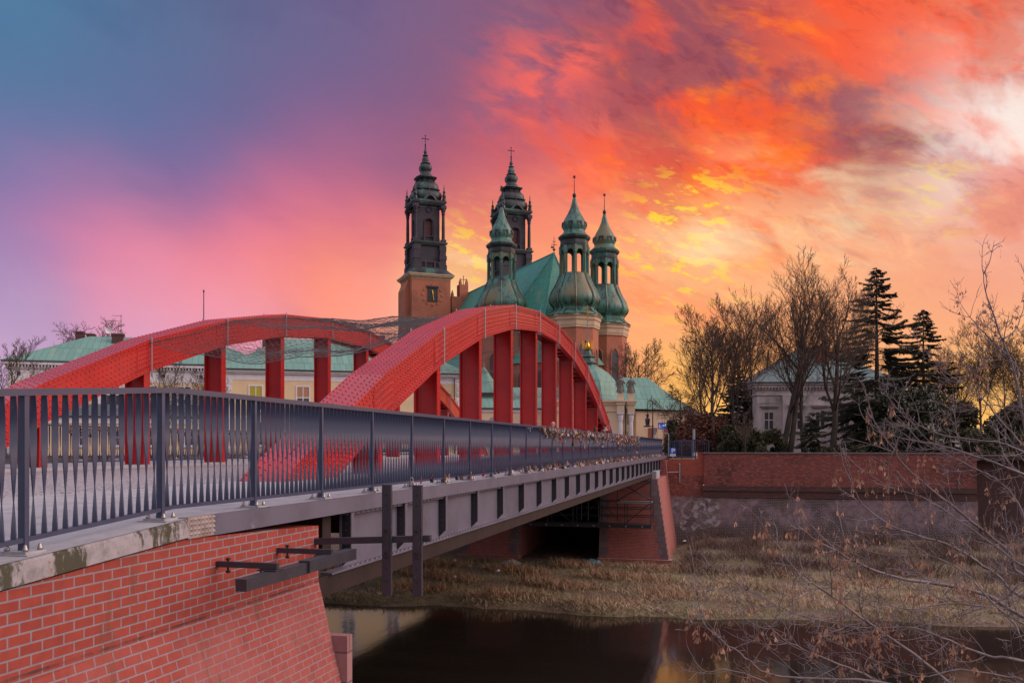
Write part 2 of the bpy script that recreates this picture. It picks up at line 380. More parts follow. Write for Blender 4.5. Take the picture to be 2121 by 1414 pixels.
def coping_extra():
    m, N, L, B = new_mat('mossy_coping_concrete')
    uv, tc, z = boxuv(N, L)
    c = mixc(N, L, ramp(N, L, nz(N, L, tc, 5, 8, .7), .4, .7), (.37, .35, .375), (.20, .19, .20))
    c = mixc(N, L, mul(N, L, ramp(N, L, nz(N, L, tc, 2.3, 7, .7, sc=(1, 1.2, .45)), .49, .56), .95), c, (.05, .05, .024))
    c = mixc(N, L, mul(N, L, ramp(N, L, nz(N, L, tc, 9, 6, .7), .62, .68), .8), c, (.25, .17, .03))
    L.new(c, B.inputs['Base Color']); B.inputs['Roughness'].default_value = .85
    bump(N, L, B, nz(N, L, tc, 40, 7, .7), .5, .01)
    return m
M['coping'] = coping_extra()
def near_extra(N, L, c, tc, z):
    lowm = ramp(N, L, z, -.85, -1.15)
    pink = mixc(N, L, mul(N, L, ramp(N, L, nz(N, L, tc, 1.1, 6, .6), .3, .7), .55), c, (.36, .145, .14))
    c = mixc(N, L, lowm, c, pink)
    c = mixc(N, L, mul(N, L, ramp(N, L, nz(N, L, tc, 2.4, 7, .7), .5, .72), .45), c, mixc(N, L, 1.0, c, (.62, .58, .6), 'MULTIPLY'))
    seam = N.new('ShaderNodeMath'); seam.operation = 'COMPARE'; L.new(z, seam.inputs[0]); seam.inputs[1].default_value = -.952; seam.inputs[2].default_value = .012
    c = mixc(N, L, mul(N, L, seam.outputs[0], mul(N, L, ramp(N, L, nz(N, L, tc, 3, 5, .7), .35, .6), .8)), c, (.05, .035, .035))
    dirt = mul(N, L, ramp(N, L, nz(N, L, tc, 1.6, 8, .7, sc=(1, 1.6, .5)), .56, .68), .55)
    return mixc(N, L, dirt, c, (.13, .075, .05))
M['near_brick'] = brick_mat('abutment_brick', (.345, .066, .047), (.285, .054, .040), (.29, .225, .25), w=.213, h=.082, mo=.0085, bs=.7, extra=near_extra, bias=-.25)
M['pier_brick'] = brick_mat('pier_brick', (.42, .10, .07), (.30, .065, .05), (.36, .26, .24), w=.26, h=.085, mo=.010, stain=(.22, .10, .09), ss=.6)
M['quoin'] = brick_mat('quoin_stone', (.22, .16, .17), (.17, .12, .13), (.12, .09, .09), w=.6, h=.38, mo=.012, stain=(.12, .09, .09), ss=2)
M['footing'] = brick_mat('footing_stone', (.36, .20, .20), (.30, .16, .165), (.16, .11, .10), w=.55, h=.36, mo=.012, stain=(.2, .11, .11), ss=3)
def setts():
    m, N, L, B = new_mat('stone_setts')
    tc = N.new('ShaderNodeTexCoord').outputs['Object']
    v = N.new('ShaderNodeTexVoronoi'); v.feature = 'DISTANCE_TO_EDGE'; L.new(tc, v.inputs['Vector']); v.inputs['Scale'].default_value = 8
    v2 = N.new('ShaderNodeTexVoronoi'); L.new(tc, v2.inputs['Vector']); v2.inputs['Scale'].default_value = 8
    e = ramp(N, L, v.outputs['Distance'], .02, .10)
    c = mixc(N, L, nz(N, L, tc, 3, 4), (.40, .39, .40), (.30, .29, .30))
    c = mixc(N, L, mul(N, L, v2.outputs['Color'], .35), c, (.46, .45, .45))
    c = mixc(N, L, e, (.18, .17, .165), c)
    L.new(c, B.inputs['Base Color']); B.inputs['Roughness'].default_value = .6
    bump(N, L, B, e, .7, .02); return m
M['setts'] = setts()
M['asphalt'] = mat('street_paving', (.16, .15, .15), .8, c2=(.11, .105, .105), scale=2, bs=.3)

# ------------------------------------------------------------------ bridge
XR, XL, YM, DK0, DK1 = -8.70, -18.40, 39.7, 7.6, 65.5
def ztop(d): return 6.5 - .0108 * d * d
nodes_d = [-28.6] + [-(2.17 + 4.34 * k) for k in range(5, -1, -1)] + [2.17 + 4.34 * k for k in range(6)] + [28.6]
def vdep(d):
    sl = .0216 * d
    return (.80 + .30 * (abs(d) / 28) ** 2) * math.sqrt(1 + sl * sl)
bridge = thing('arch_bridge', 'long red riveted steel arch bridge with grey girders crossing the river', 'bridge', (0, 0, 0))
def arch_mesh():
    b = MB()
    def hexa(i, x0, x1, t0, t1):       # t: vertical offsets below the top line (fraction, metres)
        vs = []
        for d in (nodes_d[i], nodes_d[i+1]):
            zt = ztop(d); dp = vdep(d)
            za = zt - t0[0] * dp - t0[1]; zb = zt - t1[0] * dp - t1[1]
            y = YM + d
            vs += [(x0, y, zb), (x1, y, zb), (x1, y, za), (x0, y, za)]
        b.add(vs, [(0,1,2,3),(7,6,5,4),(4,5,1,0),(5,6,2,1),(6,7,3,2),(7,4,0,3)])
    for i in range(len(nodes_d) - 1):
        hexa(i, -.47, .47, (0, -.035), (0, 0))
        hexa(i, -.40, -.37, (0, 0), (1, 0)); hexa(i, .37, .40, (0, 0), (1, 0))
        hexa(i, .40, .445, (0, 0), (0, .10)); hexa(i, -.445, -.40, (0, 0), (0, .10))
        hexa(i, .25, .47, (1, 0), (1, .035)); hexa(i, -.47, -.25, (1, 0), (1, .035))
        hexa(i, .40, .445, (1, -.09), (1, 0)); hexa(i, -.445, -.40, (1, -.09), (1, 0))
        # batten plates across the open underside
        d0, d1 = nodes_d[i], nodes_d[i+1]
        for k in range(5):
            f = (k + .5) / 5; d = d0 + (d1 - d0) * f
            zb = (ztop(d0) - vdep(d0)) * (1 - f) + (ztop(d1) - vdep(d1)) * f
            sl = ((ztop(d1) - vdep(d1)) - (ztop(d0) - vdep(d0))) / (d1 - d0)
            b.bar((-.26, YM + d, zb), (.26, YM + d, zb), .16, .02, up=Vector((0, -sl, 1)).normalized())
    # splice plates on the sides just past each kink
    for i in range(1, len(nodes_d) - 1):
        for side in (.401, -.413):
            for (ia, s) in ((i-1, -1), (i, 1)):
                d0, d1 = nodes_d[ia], nodes_d[ia+1]
                f = lambda d: (ztop(d0) * (d1 - d) + ztop(d1) * (d - d0)) / (d1 - d0)
                g = lambda d: (vdep(d0) * (d1 - d) + vdep(d1) * (d - d0)) / (d1 - d0)
                dn = nodes_d[i]; de = dn + s * (.75 if s > 0 else .55)
                a0, a1 = (dn, de) if s > 0 else (de, dn)
                vs = []
                for x in (side, side + .012):
                    vs += [(x, YM+a0, f(a0)-g(a0)+.10), (x, YM+a1, f(a1)-g(a1)+.10), (x, YM+a1, f(a1)-.11), (x, YM+a0, f(a0)-.11)]
                b.add(vs, [(0,3,2,1),(4,5,6,7),(0,1,5,4),(1,2,6,5),(2,3,7,6),(3,0,4,7)])
    return b
DOME = None
def rivets(pos, nor, tan, r):
    """riveted heads as low domes: pos, nor, tan (n,3)"""
    pos = np.array(pos); nor = np.array(nor, float); tan = np.array(tan, float)
    nor /= np.linalg.norm(nor, axis=1)[:, None]; tan /= np.linalg.norm(tan, axis=1)[:, None]
    bit = np.cross(nor, tan); k = 6; vs = []
    for ring, (rr, h) in enumerate(((1, 0), (.80, .62))):
        for j in range(k):
            a = 2 * math.pi * j / k
            vs.append(pos + (tan * math.cos(a) + bit * math.sin(a)) * (r * rr) + nor * (r * h))
    vs.append(pos + nor * r * .90)
    V = np.stack(vs, 1); n = len(pos); m = 2 * k + 1
    f = []
    for j in range(k):
        q = (j + 1) % k
        f += [(j, q, k+q), (j, k+q, k+j), (k+j, k+q, 2*k)]
    Fa = (np.array(f)[None] + (np.arange(n) * m)[:, None, None]).reshape(-1, 3)
    return V.reshape(-1, 3), Fa
def arch_rivets():
    pos, nor, tan = [], [], []
    for i in range(len(nodes_d) - 1):
        d0, d1 = nodes_d[i], nodes_d[i+1]
        y0, y1 = YM + d0, YM + d1; z0, z1 = ztop(d0), ztop(d1); v0, v1 = vdep(d0), vdep(d1)
        Ls = math.hypot(y1 - y0, z1 - z0); n = int(Ls / .19)
        t = (0, y1 - y0, z1 - z0); up = (0, -(z1 - z0), y1 - y0)
        for k in range(n):
            f = (k + .5) / n
            for q, x in enumerate((-.41, -.27, -.10, .10, .27, .41)):
                ff = f + (.25 / n if q % 2 else -.25 / n)
                y = y0 + (y1 - y0) * ff; z = z0 + (z1 - z0) * ff
                pos.append((x, y, z + .035)); nor.append(up); tan.append(t)
            y = y0 + (y1 - y0) * f; z = z0 + (z1 - z0) * f; v = v0 + (v1 - v0) * f
            near = min(f, 1 - f) * Ls < .65
            for q, h in enumerate((.055, .2, .36, .52, .68, .84, .945)):
                edge = q in (0, 6)
                pos.append((.445 if edge else (.413 if near else .40), y, z - h * v)); nor.append((1, 0, 0)); tan.append(t)
                if near and not edge:
                    pos.append((.413, y + (y1 - y0) / n * .5, z + (z1 - z0) / n * .5 - h * v)); nor.append((1, 0, 0)); tan.append(t)
    return rivets(pos, nor, tan, .031)
def hanger_mesh(d):
    b = MB(); y = YM + d; zt = ztop(d) - vdep(d) - .02 + abs(.0216 * d) * .1; zb = -.3
    b.box(-.33, .33, y - .012, y + .012, zb, zt)                      # broad web facing along the bridge
    for s in (-1, 1): b.box(s * .33 - .02, s * .33 + .02, y - .15, y + .15, zb, zt)
    for s in (-1, 1):
        for q in (-1, 1): b.box(s * .26 - .055, s * .26 + .055, y + q * .019 - .007, y + q * .019 + .007, zb, zt)
    if d > 0 or True:
        b.box(-.36, .36, y - .165, y + .165, .002, .03)               # foot collar
    n = int((zt - .1) / .17); pos, nor, tan = [], [], []
    for k in range(n):
        z = .12 + k * .17
        for s in (-1, 1):
            pos.append((s * .26, y - .026, z)); nor.append((0, -1, 0)); tan.append((1, 0, 0))
        for q in (-1, 1):
            pos.append((.35, y + q * .09, z + .06)); nor.append((1, 0, 0)); tan.append((0, 1, 0))
    if pos:
        v, f = rivets(pos, nor, tan, .02); b.add([tuple(p) for p in v], [tuple(int(i) for i in q) for q in f])
    return b
arch = arch_mesh().build('arch_rib', M['red'], bridge, loc=(XR, 0, 0))
rv, rf = arch_rivets(); r_ = npmesh('rivets', rv, rf, M['red'], arch, True); tag(r_, kind='stuff')
for d in nodes_d[2:-2]:
    if abs(d) < 20: hanger_mesh(d).build('hanger_post', M['red'], arch)
arch2 = copy_tree(arch, bridge); arch2.location = (XL, 0, 0)

b = MB(); b.box(-22.75, -4.95, DK0, DK1, -.19, -.002); b.build('deck_slab', M['concrete'], bridge)
b = MB(); b.box(-4.953, -4.85, DK0, DK1, -.19, .004); b.build('edge_beam', M['girder'], bridge)
b = MB(); b.box(-22.85, -22.747, DK0, DK1, -.19, .2); b.build('edge_beam', M['girder'], bridge)
def girder():
    b = MB(); b.box(-5.03, -5.0, 10.75, 64, -.91, -.188)
    b.box(-5.0, -4.91, 10.75, 64, -.235, -.20)
    b.box(-5.03, -4.87, 10.2, 64, -.935, -.91)
    pos = [(-4.905, 10.85 + .165 * k, -.91) for k in range(320)]
    v, f = rivets(pos, [(0, 0, 1)] * len(pos), [(1, 0, 0)] * len(pos), .022); b.add([tuple(p) for p in v], [tuple(int(i) for i in q) for q in f])
    pos = [(-4.91, 10.85 + .165 * k, -.218) for k in range(320)]
    v, f = rivets(pos, [(1, 0, 0)] * len(pos), [(0, 1, 0)] * len(pos), .018); b.add([tuple(p) for p in v], [tuple(int(i) for i in q) for q in f])
    return b
g = girder().build('plate_girder', M['girder'], bridge)
b = MB(); b.box(-5.0, -4.915, 9.9, 64, -1.18, -.936); b.build('bottom_chord', M['brown_steel'], bridge)
stf = None
for k in range(27):
    y = 10.76 + 1.954 * k
    if stf is None:
        b = MB()
        b.m = 0; b.prism([(-5.0, -.20), (-4.875, -.20), (-4.875, -.78), (-5.0, -.905)], (0, 0, 0), (1, 0, 0), (0, 0, 1), (0, 1, 0), .02)
        b.m = 1; b.box(-4.895, -4.872, .0205, .10, -.79, -.20)
        b.m = 0
        for q in range(6): b.lathe([(.014, 0), (.010, .012)], 6); 
        b.v = b.v[:len(b.v) - 6 * 12]; b.f = b.f[:len(b.f) - 6 * 7]; b.mi = b.mi[:len(b.mi) - 6 * 7]
        v, f = rivets([(-4.945, 0, -.26 - .09 * q) for q in range(6)], [(0, -1, 0)] * 6, [(1, 0, 0)] * 6, .016); b.add([tuple(p) for p in v], [tuple(int(i) for i in q) for q in f])
        stf = b.build('stiffener', [M['black_steel'], M['girder']], g, loc=(0, y, 0))
    else:
        o = stf.copy(); col.objects.link(o); o.location = (0, y, 0)
b = MB(); b.box(-22.78, -22.7, 10, 64, -1.18, -.188); b.build('plate_girder', M['brown_steel'], bridge)
b = MB()
for k in range(14):
    y = 10.4 + 4.1 * k; b.box(-22.69, -5.04, y - .12, y + .12, -.85, -.19)
b.build('cross_girder', M['brown_steel'], bridge)
# carriageway between the arches and the two footways
b = MB(); b.box(-18.0, -9.15, DK0, DK1, -.0015, .006); tag(b.build('road', M['setts']), kind='structure')
b = MB(); b.box(-22.746, -17.99, DK0, DK1, -.0015, .10); tag(b.build('footway', M['concrete']), kind='structure')
def slope(y): return min(0, -.07 * (7.2 - y))
b = MB()
b.add([(-9.15, -16, slope(-16)+.003), (-4.86, -16, slope(-16)+.003), (-4.86, 7.2, .003), (-9.15, 7.2, .003), (-4.86, 7.59, .003), (-9.15, 7.59, .003)], [(0,1,2,3),(3,2,4,5)])
tag(b.build('footway', M['concrete']), kind='structure')
b = MB()
b.add([(-17.9, -16, slope(-16)+.001), (-9.15, -16, slope(-16)+.001), (-9.15, 7.2, .001), (-17.9, 7.2, .001), (-9.15, 7.59, .001), (-17.9, 7.59, .001)], [(0,1,2,3),(3,2,4,5)])
b.add([(-23, -16, slope(-16)+.10), (-17.9, -16, slope(-16)+.10), (-17.9, 7.2, .10), (-23, 7.2, .10), (-17.9, 7.59, .10), (-23, 7.59, .10)], [(0,1,2,3),(3,2,4,5)])
tag(b.build('road', M['setts']), kind='structure')

# ------------------------------------------------------------------ railings
def baluster_me():
    b = MB(); n = 22; w, t = .050, .009; vs = []
    for i in range(n + 1):
        f = i / n; z = .115 + f * (1.15 - .115); a = R(-90 + 180 * f)
        dx, dy = math.sin(a), math.cos(a)                             # flat direction
        for (p, q) in ((-1, -1), (1, -1), (1, 1), (-1, 1)):
            vs.append((dx * w/2 * p + dy * t/2 * q, dy * w/2 * p - dx * t/2 * q, z))
    fs = [(i*4+j, i*4+(j+1) % 4, i*4+4+(j+1) % 4, i*4+4+j) for i in range(n) for j in range(4)]
    for j in range(4):
        st = [vs[i*4+q] for i in range(n+1) for q in (j, (j+1) % 4)]
        b.add(st, [(i*2, i*2+1, i*2+3, i*2+2) for i in range(n)])
    return b
def railing(name, label, X, ys, zf, locks_first, n_parts, yfrom):
    t = thing(name, label, 'railing')
    b = MB(); c = MB()
    brk = sorted(set([ys[0] - .8, ys[-1] + .8] + ([7.2] if ys[0] < 7.2 else [])))
    for y0, y1 in zip(brk[:-1], brk[1:]):
        b.bar((X, y0, zf(y0) + 1.177), (X, y1, zf(y1) + 1.177), .075, .05); c.bar((X, y0, zf(y0) + .10), (X, y1, zf(y1) + .10), .045, .035)
    b.build('top_rail', M['rail'], t); c.build('bottom_rail', M['rail'], t)
    pm = MB(); pm.box(-.03, .03, -.022, .022, .02, 1.152)
    pl = MB(); pl.box(-.11, .11, -.10, .10, .0, .022); pl.box(-.15, .15, -.13, .13, -.03, .004)
    nu = MB()
    for sx in (-1, 1):
        pass
    nu.lathe([(.014, .022), (.020, .024), (.020, .042), (.014, .05), (.012, .066), (.006, .072)], 7)
    NP = [(sx * .08, sy * .07, 0) for sx in (-1, 1) for sy in (-1, 1)]
    post = plate = nut = None
    for i, y in enumerate(ys):
        if post is None:
            post = pm.build('post', M['rail'], t); o = post
            plate = pl.build('base_plate', M['concrete'], post); nut = nu.build('anchor_nut', M['steelnut'], post, True, NP[0])
            for q_ in NP[1:]: n_ = nut.copy(); col.objects.link(n_); n_.parent = post; n_.location = q_
        else:
            o = post.copy(); col.objects.link(o); q = plate.copy(); col.objects.link(q); q.parent = o
            if i < locks_first:
                for q_ in NP: n_ = nut.copy(); col.objects.link(n_); n_.parent = o; n_.location = q_
        o.location = (X, y, zf(y))
    bal = baluster_me(); o0 = None; cnt = 0; rest = MB()
    for y0, y1 in zip(ys[:-1], ys[1:]):
        for k in range(14):
            y = y0 + (y1 - y0) * (k + .85) / 14.7
            if y >= yfrom and cnt < n_parts:
                cnt += 1
                if o0 is None: o0 = bal.build('baluster', M['rail'], t, True); o = o0
                else: o = o0.copy(); col.objects.link(o)
                o.location = (X, y, zf(y))
            else:
                rest.add([(v[0] + X, v[1] + y, v[2] + zf(y)) for v in bal.v], bal.f)
    tag(rest.build('baluster', M['rail'], t, True), kind='stuff')
    return t
railing('bridge_railing', 'blue grey steel railing with twisted bars along the near side of the bridge', -5.05, [5.45 + 1.6 * k for k in range(-3, 37)], slope, 20, 100, 4.5)
railing('bridge_railing', 'far railing beyond the left arch in front of the cream buildings', -22.2, [13.8 + 1.8 * k for k in range(29)], lambda y: .2, 0, 100, 21)

# ------------------------------------------------------------------ love padlocks
PC = [('brass', (.26, .15, .07), .5, .5), ('steel', (.22, .21, .23), .5, .5), ('rusty', (.13, .065, .04), .7, .2), ('red', (.32, .03, .03), .5, 0),
      ('pale', (.42, .36, .36), .55, .1), ('dark', (.04, .036, .04), .5, .3), ('blue', (.05, .12, .35), .4, 0), ('copper', (.28, .12, .08), .5, .5)]
PM = [mat('padlock_' + n, c, r, m) for n, c, r, m in PC]
def lock_mb(shape):
    b = MB()
    if shape == 0: b.box(-.026, .026, -.011, .011, -.105, -.05)
    elif shape == 1: b.prism([(.028 * math.cos(a), -.078 + .028 * math.sin(a)) for a in [2 * math.pi * k / 10 for k in range(10)]], (0, -.011, 0), (1, 0, 0), (0, 0, 1), (0, 1, 0), .022)
    else: b.prism([(0, -.112), (.03, -.075), (.026, -.055), (.012, -.05), (0, -.057), (-.012, -.05), (-.026, -.055), (-.03, -.075)], (0, -.011, 0), (1, 0, 0), (0, 0, 1), (0, 1, 0), .022)
    b.tube([(-.017, 0, -.052), (-.017, 0, -.02), (-.011, 0, -.006), (0, 0, 0), (.011, 0, -.006), (.017, 0, -.02), (.017, 0, -.052)], .0045, 4)
    return b
def padlocks():
    rng = random.Random(4); spots = []
    for k in range(820):
        y = 23.0 + 24.4 * (k / 820) ** 1.0 + rng.uniform(-.06, .06)
        dz = abs(rng.gauss(0, .13)) if rng.random() < .93 else rng.uniform(.1, .55)
        spots.append((y, 1.235 - dz * (.55 + .9 * min(1, (y - 23) / 18)), -5.05 + rng.uniform(.02, .10)))
    for k in range(560):
        y = 20 + 44 * rng.random() ** .8
        spots.append((y, .13 + abs(rng.gauss(0, .05)), -5.05 + rng.uniform(.02, .09)))
    for k in range(24): spots.append((rng.uniform(13, 22), .17, -5.05 + rng.uniform(.02, .05)))
    spots += [(21.6, 1.2, -5.0), (21.75, 1.14, -4.99), (22.0, 1.19, -5.0)]
    spots.sort(); meshes = {}; rest = {}
    lbl = {'brass': 'brass coloured padlock hanging in the crowd of love locks on the near railing', 'steel': 'silvery steel padlock among the love locks on the near railing',
           'rusty': 'rusty brown padlock among the love locks on the near railing', 'red': 'bright red padlock among the love locks on the near railing',
           'pale': 'pale pinkish white padlock among the love locks on the near railing', 'dark': 'blackened padlock among the love locks on the near railing',
           'blue': 'blue padlock among the love locks on the near railing', 'copper': 'copper coloured padlock among the love locks on the near railing'}
    base = [lock_mb(s) for s in range(3)]
    for i, (y, z, x) in enumerate(spots):
        s = rng.choice((0, 0, 1, 2)); ci = rng.choices(range(8), (5, 4, 4, 1, 3, 4, 1, 3))[0]; sc = rng.uniform(.85, 1.5); rz = rng.uniform(-1.4, 1.4); rx = rng.uniform(-.4, .4)
        if i < 300:
            if (s, ci) not in meshes:
                o = base[s].build('padlock', PM[ci]); meshes[(s, ci)] = o
            else: o = meshes[(s, ci)].copy(); col.objects.link(o)
            o.location = (x, y, z); o.rotation_euler = (rx, 0, R(90) + rz); o.scale = (sc,) * 3
            tag(o, lbl[PC[ci][0]], 'padlock', 'love padlocks on the near railing')
        else:
            mb = rest.setdefault(0, MB()); mb.m = ci
            mt = Matrix.LocRotScale(Vector((x, y, z)), Matrix.Rotation(R(90) + rz, 3, 'Z') @ Matrix.Rotation(rx, 3, 'X'), Vector((sc,) * 3))
            mb.add([mt @ Vector(v) for v in base[s].v], base[s].f)
    far = rest[0]
    for k in range(520):                                              # the other railing carries them too
        y = 25.6 + 16 * rng.random(); s = rng.choice((0, 1)); far.m = rng.choices(range(8), (4, 3, 4, 1, 1, 6, 1, 2))[0]
        z = .2 + (1.2 - abs(rng.gauss(0, .12)) if k % 3 else .14); sc = rng.uniform(1, 1.6)
        mt = Matrix.LocRotScale(Vector((-22.2 + rng.uniform(.03, .1), y, z)), Matrix.Rotation(R(90) + rng.uniform(-1, 1), 3, 'Z'), Vector((sc,) * 3))
        far.add([mt @ Vector(v) for v in base[s].v], base[s].f)
    tag(far.build('padlocks', PM), 'mass of smaller distant love locks covering the railings', 'padlocks', kind='stuff')
padlocks()

# ------------------------------------------------------------------ wire net slung between the arches
def net():
    t = thing('wire_net', 'dark chain link net sagging between the two red arches', 'net', (0, 0, 0))
    ya, yb = YM - 15.19, YM + 15.19
    def prof(y):
        d = y - YM; i = max(j for j in range(len(nodes_d) - 1) if nodes_d[j] <= d + 1e-9)
        d0, d1 = nodes_d[i], nodes_d[i+1]; f = (d - d0) / (d1 - d0)
        return (ztop(d0) - .06) * (1 - f) + (ztop(d1) - .06) * f
    nx, ny = 80, 240; x0, x1 = XL + .47, XR - .47
    P = np.zeros((ny + 1, nx + 1, 3)); rng = np.random.default_rng(5)
    for j in range(ny + 1):
        y = ya + (yb - ya) * j / ny; p = prof(min(y, yb - 1e-6))
        u = np.arange(nx + 1) / nx
        sag = .42 + .55 * max(0, 1 - abs(d_ := y - ya) / 7) + .15 * math.sin(y * 1.45) 
        P[j, :, 0] = x0 + (x1 - x0) * u; P[j, :, 1] = y + .18 * np.sin(u * 9 + j * .1)
        P[j, :, 2] = p - sag * 4 * u * (1 - u) * .85 - .07 * np.sin(u * 17 + y * .8) * np.sin(np.pi * u)
    P += rng.normal(0, .012, P.shape)
    seg = []
    for j in range(ny):
        for i in range(nx):
            if (i + j) % 2 == 0: seg.append((P[j, i], P[j+1, i+1]))
            else: seg.append((P[j, i+1], P[j+1, i]))
    A = np.array([s[0] for s in seg]); B = np.array([s[1] for s in seg]); r = .0065
    T = B - A; T /= np.linalg.norm(T, axis=1)[:, None]; U = np.cross(T, (0, 0, 1.0)); U /= np.linalg.norm(U, axis=1)[:, None]; V = np.cross(T, U)
    offs = [U * r, -U * r * .5 + V * r * .87, -U * r * .5 - V * r * .87]
    VV = np.stack([A + o for o in offs] + [B + o for o in offs], 1).reshape(-1, 3)
    f = np.array([(0,1,4,3),(1,2,5,4),(2,0,3,5)])
    FF = (f[None] + (np.arange(len(A)) * 6)[:, None, None]).reshape(-1, 4)
    npmesh('mesh_panel', VV, FF, M['wire'], t)
    b = MB()
    for j in list(range(0, ny + 1, 36)) + [ny]: b.tube([P[j, i] for i in range(0, nx + 1, 4)], .012, 4)
    for i in (0, nx): b.tube([P[j, i] for j in range(0, ny + 1, 2)], .012, 4)
    b.build('edge_rope', M['wire'], t)
    for x in (XL, XR):
        for d in nodes_d[3:-3] + [nodes_d[2], nodes_d[-3]]:
            if d < -16: continue
            b = MB(); zt = ztop(d); dp = vdep(d)
            b.tube([(x + .51, YM + d + .02, zt + .10), (x + .51, YM + d + .02, zt - dp - .06)], .022, 6)
            b.build('net_bracket', M['lead'], t); b = MB(); b.tube([(x - .51, YM + d + .02, zt + .10), (x - .51, YM + d + .02, zt - dp - .06)], .022, 6)
            b.build('net_bracket', M['lead'], t)
net()

# ------------------------------------------------------------------ near abutment
def near_abutment():
    t = thing('bridge_abutment', 'red brick bridge abutment with mossy concrete coping at the near end', 'abutment')
    b = MB(); fx = -4.87
    ys = [-16, 7.2, 9.83]; zt = [slope(-16) - .175, -.185, -.29]
    sec = []
    for y, z in zip(ys, zt): sec.append([(-23, y, z), (fx, y, z), (fx, y, min(-.95, z - .02) if y > 0 else z - .75), (fx + .25 * 7.55, y, -8.5), (-23, y, -8.5)])
    for s in sec: s[2] = (fx, s[2][1], -.95 if s[0][2] > -.95 else s[0][2] - .001)
    vs = [v for s in sec for v in s]
    b.add(vs, [(i*5+j, i*5+(j+1) % 5, i*5+5+(j+1) % 5, i*5+5+j) for i in range(2) for j in range(5)] + [(4,3,2,1,0), (10,11,12,13,14)])
    b.build('brick_wall', M['near_brick'], t)
    b = MB()
    def hexa(y0, y1, x0, x1, h0, h1):
        vs = []
        for y in (y0, y1): vs += [(x0, y, slope(y)+h0), (x1, y, slope(y)+h0), (x1, y, slope(y)+h1), (x0, y, slope(y)+h1)]
        b.add(vs, [(0,1,2,3),(7,6,5,4),(4,5,1,0),(5,6,2,1),(6,7,3,2),(7,4,0,3)])
    hexa(-16, 7.16, -5.6, -4.85, -.172, -.001)
    # slightly rounded worn arris
    hexa(-16, 7.16, -4.862, -4.838, -.165, -.022)
    b.build('coping', M['coping'], t)
    b = MB(); b.box(-4.95, -4.845, 7.165, 7.585, -.185, .010)
    for i in range(7):
        for j in range(4):
            y = 7.19 + i * .06; z = -.17 + j * .045
            b.add([(-4.845, y, z+.022), (-4.845, y+.03, z), (-4.845, y+.06, z+.022), (-4.845, y+.03, z+.044), (-4.835, y+.03, z+.022)], [(0,1,4),(1,2,4),(2,3,4),(3,0,4)])
    b.build('joint_plate', M['lead_plate'], t)
    b = MB(); b.box(-6, -4.50, 9.835, 9.98, -8.5, -1.60); b.box(-6, -4.52, 9.982, 10.01, -8.5, -1.62); b.build('footing', M['footing'], t)
M['lead_plate'] = mat('checker_plate', (.33, .29, .28), .6, .2, c2=(.22, .17, .16), scale=8)
near_abutment()
def guide_frame():
    t = thing('guide_frame', 'pair of dark steel uprights bolted to a crossbar beside the girder', 'steel frame', (-4.9, 9.95, -.42))
    L_ = lambda x, y, z: (x + 4.9, y - 9.95, z + .42)
    b = MB(); b.bar(L_(-4.95, 9.75, -.475), L_(-3.42, 9.75, -.40), .07, .075); b.build('crossbar', M['dark_steel'], t)
    for x in (-3.93, -3.555):
        b = MB(); z0, z1 = -1.06, .215
        b.box(x + 4.9 - .055, x + 4.9 + .055, 9.66 - 9.95, 9.71 - 9.95, z0 + .42, z1 + .42)
        u = b.build('upright', M['dark_steel'], t)
        b = MB(); b.box(x + 4.9 - .035, x + 4.9 + .035, 9.645 - 9.95, 9.659 - 9.95, -.62 + .42, -.27 + .42)
        b.build('bracket', M['dark_steel'], u)
        b = MB()
        for z in (-.31, -.57): b.prism([(.018 * math.cos(a), .018 * math.sin(a)) for a in [k * math.pi / 3 for k in range(6)]], (x + 4.9, 9.645 - 9.95, z + .42), (1, 0, 0), (0, 0, 1), (0, -1, 0), .02)
        for z in (.1, -.02, -.75, -.9): b.prism([(.009 * math.cos(a), .009 * math.sin(a)) for a in [k * math.pi / 3 for k in range(6)]], (x + 4.9, 9.66 - 9.95, z + .42), (1, 0, 0), (0, 0, 1), (0, -1, 0), .01)
        b.build('bolt', M['brown_steel'], u)
guide_frame()
def fender():
    t = thing('fender_beam', 'two box section steel beams held off the brick wall on short arms', 'fender', (-4.9, 8.0, -.5))
    o = Vector((-4.9, 8.0, -.5))
    for y in (7.67, 8.84):
        b = MB(); b.bar(Vector((-4.92, y, -.475)) - o, Vector((-4.22, y, -.475)) - o, .05, .055); a = b.build('arm', M['dark_steel'], t)
        b = MB(); b.tube([Vector((-4.75, y, -.41)) - o, Vector((-4.75, y, -.56)) - o], .011, 6); b.cbox(Vector((-4.75, y, -.425)) - o, .035, .035, .02); b.cbox(Vector((-4.75, y, -.545)) - o, .035, .035, .02)
        b.tube([Vector((-4.40, y, -.46)) - o, Vector((-4.40, y, -.56)) - o], .01, 6)
        b.build('anchor_bolt', M['black_steel'], a)
        b = MB(); b.cbox(Vector((-4.30, y, -.512)) - o, .20, .16, .012); b.build('shoe_plate', M['black_steel'], a)
    b = MB(); b.bar(Vector((-4.27, 7.1, -.575)) - o, Vector((-4.27, 8.32, -.575)) - o, .11, .11); b.build('box_beam', M['dark_steel'], t)
    b = MB(); b.bar(Vector((-4.25, 8.26, -.560)) - o, Vector((-4.25, 9.4, -.560)) - o, .125, .12); b.build('box_beam', M['dark_steel'], t)
fender()

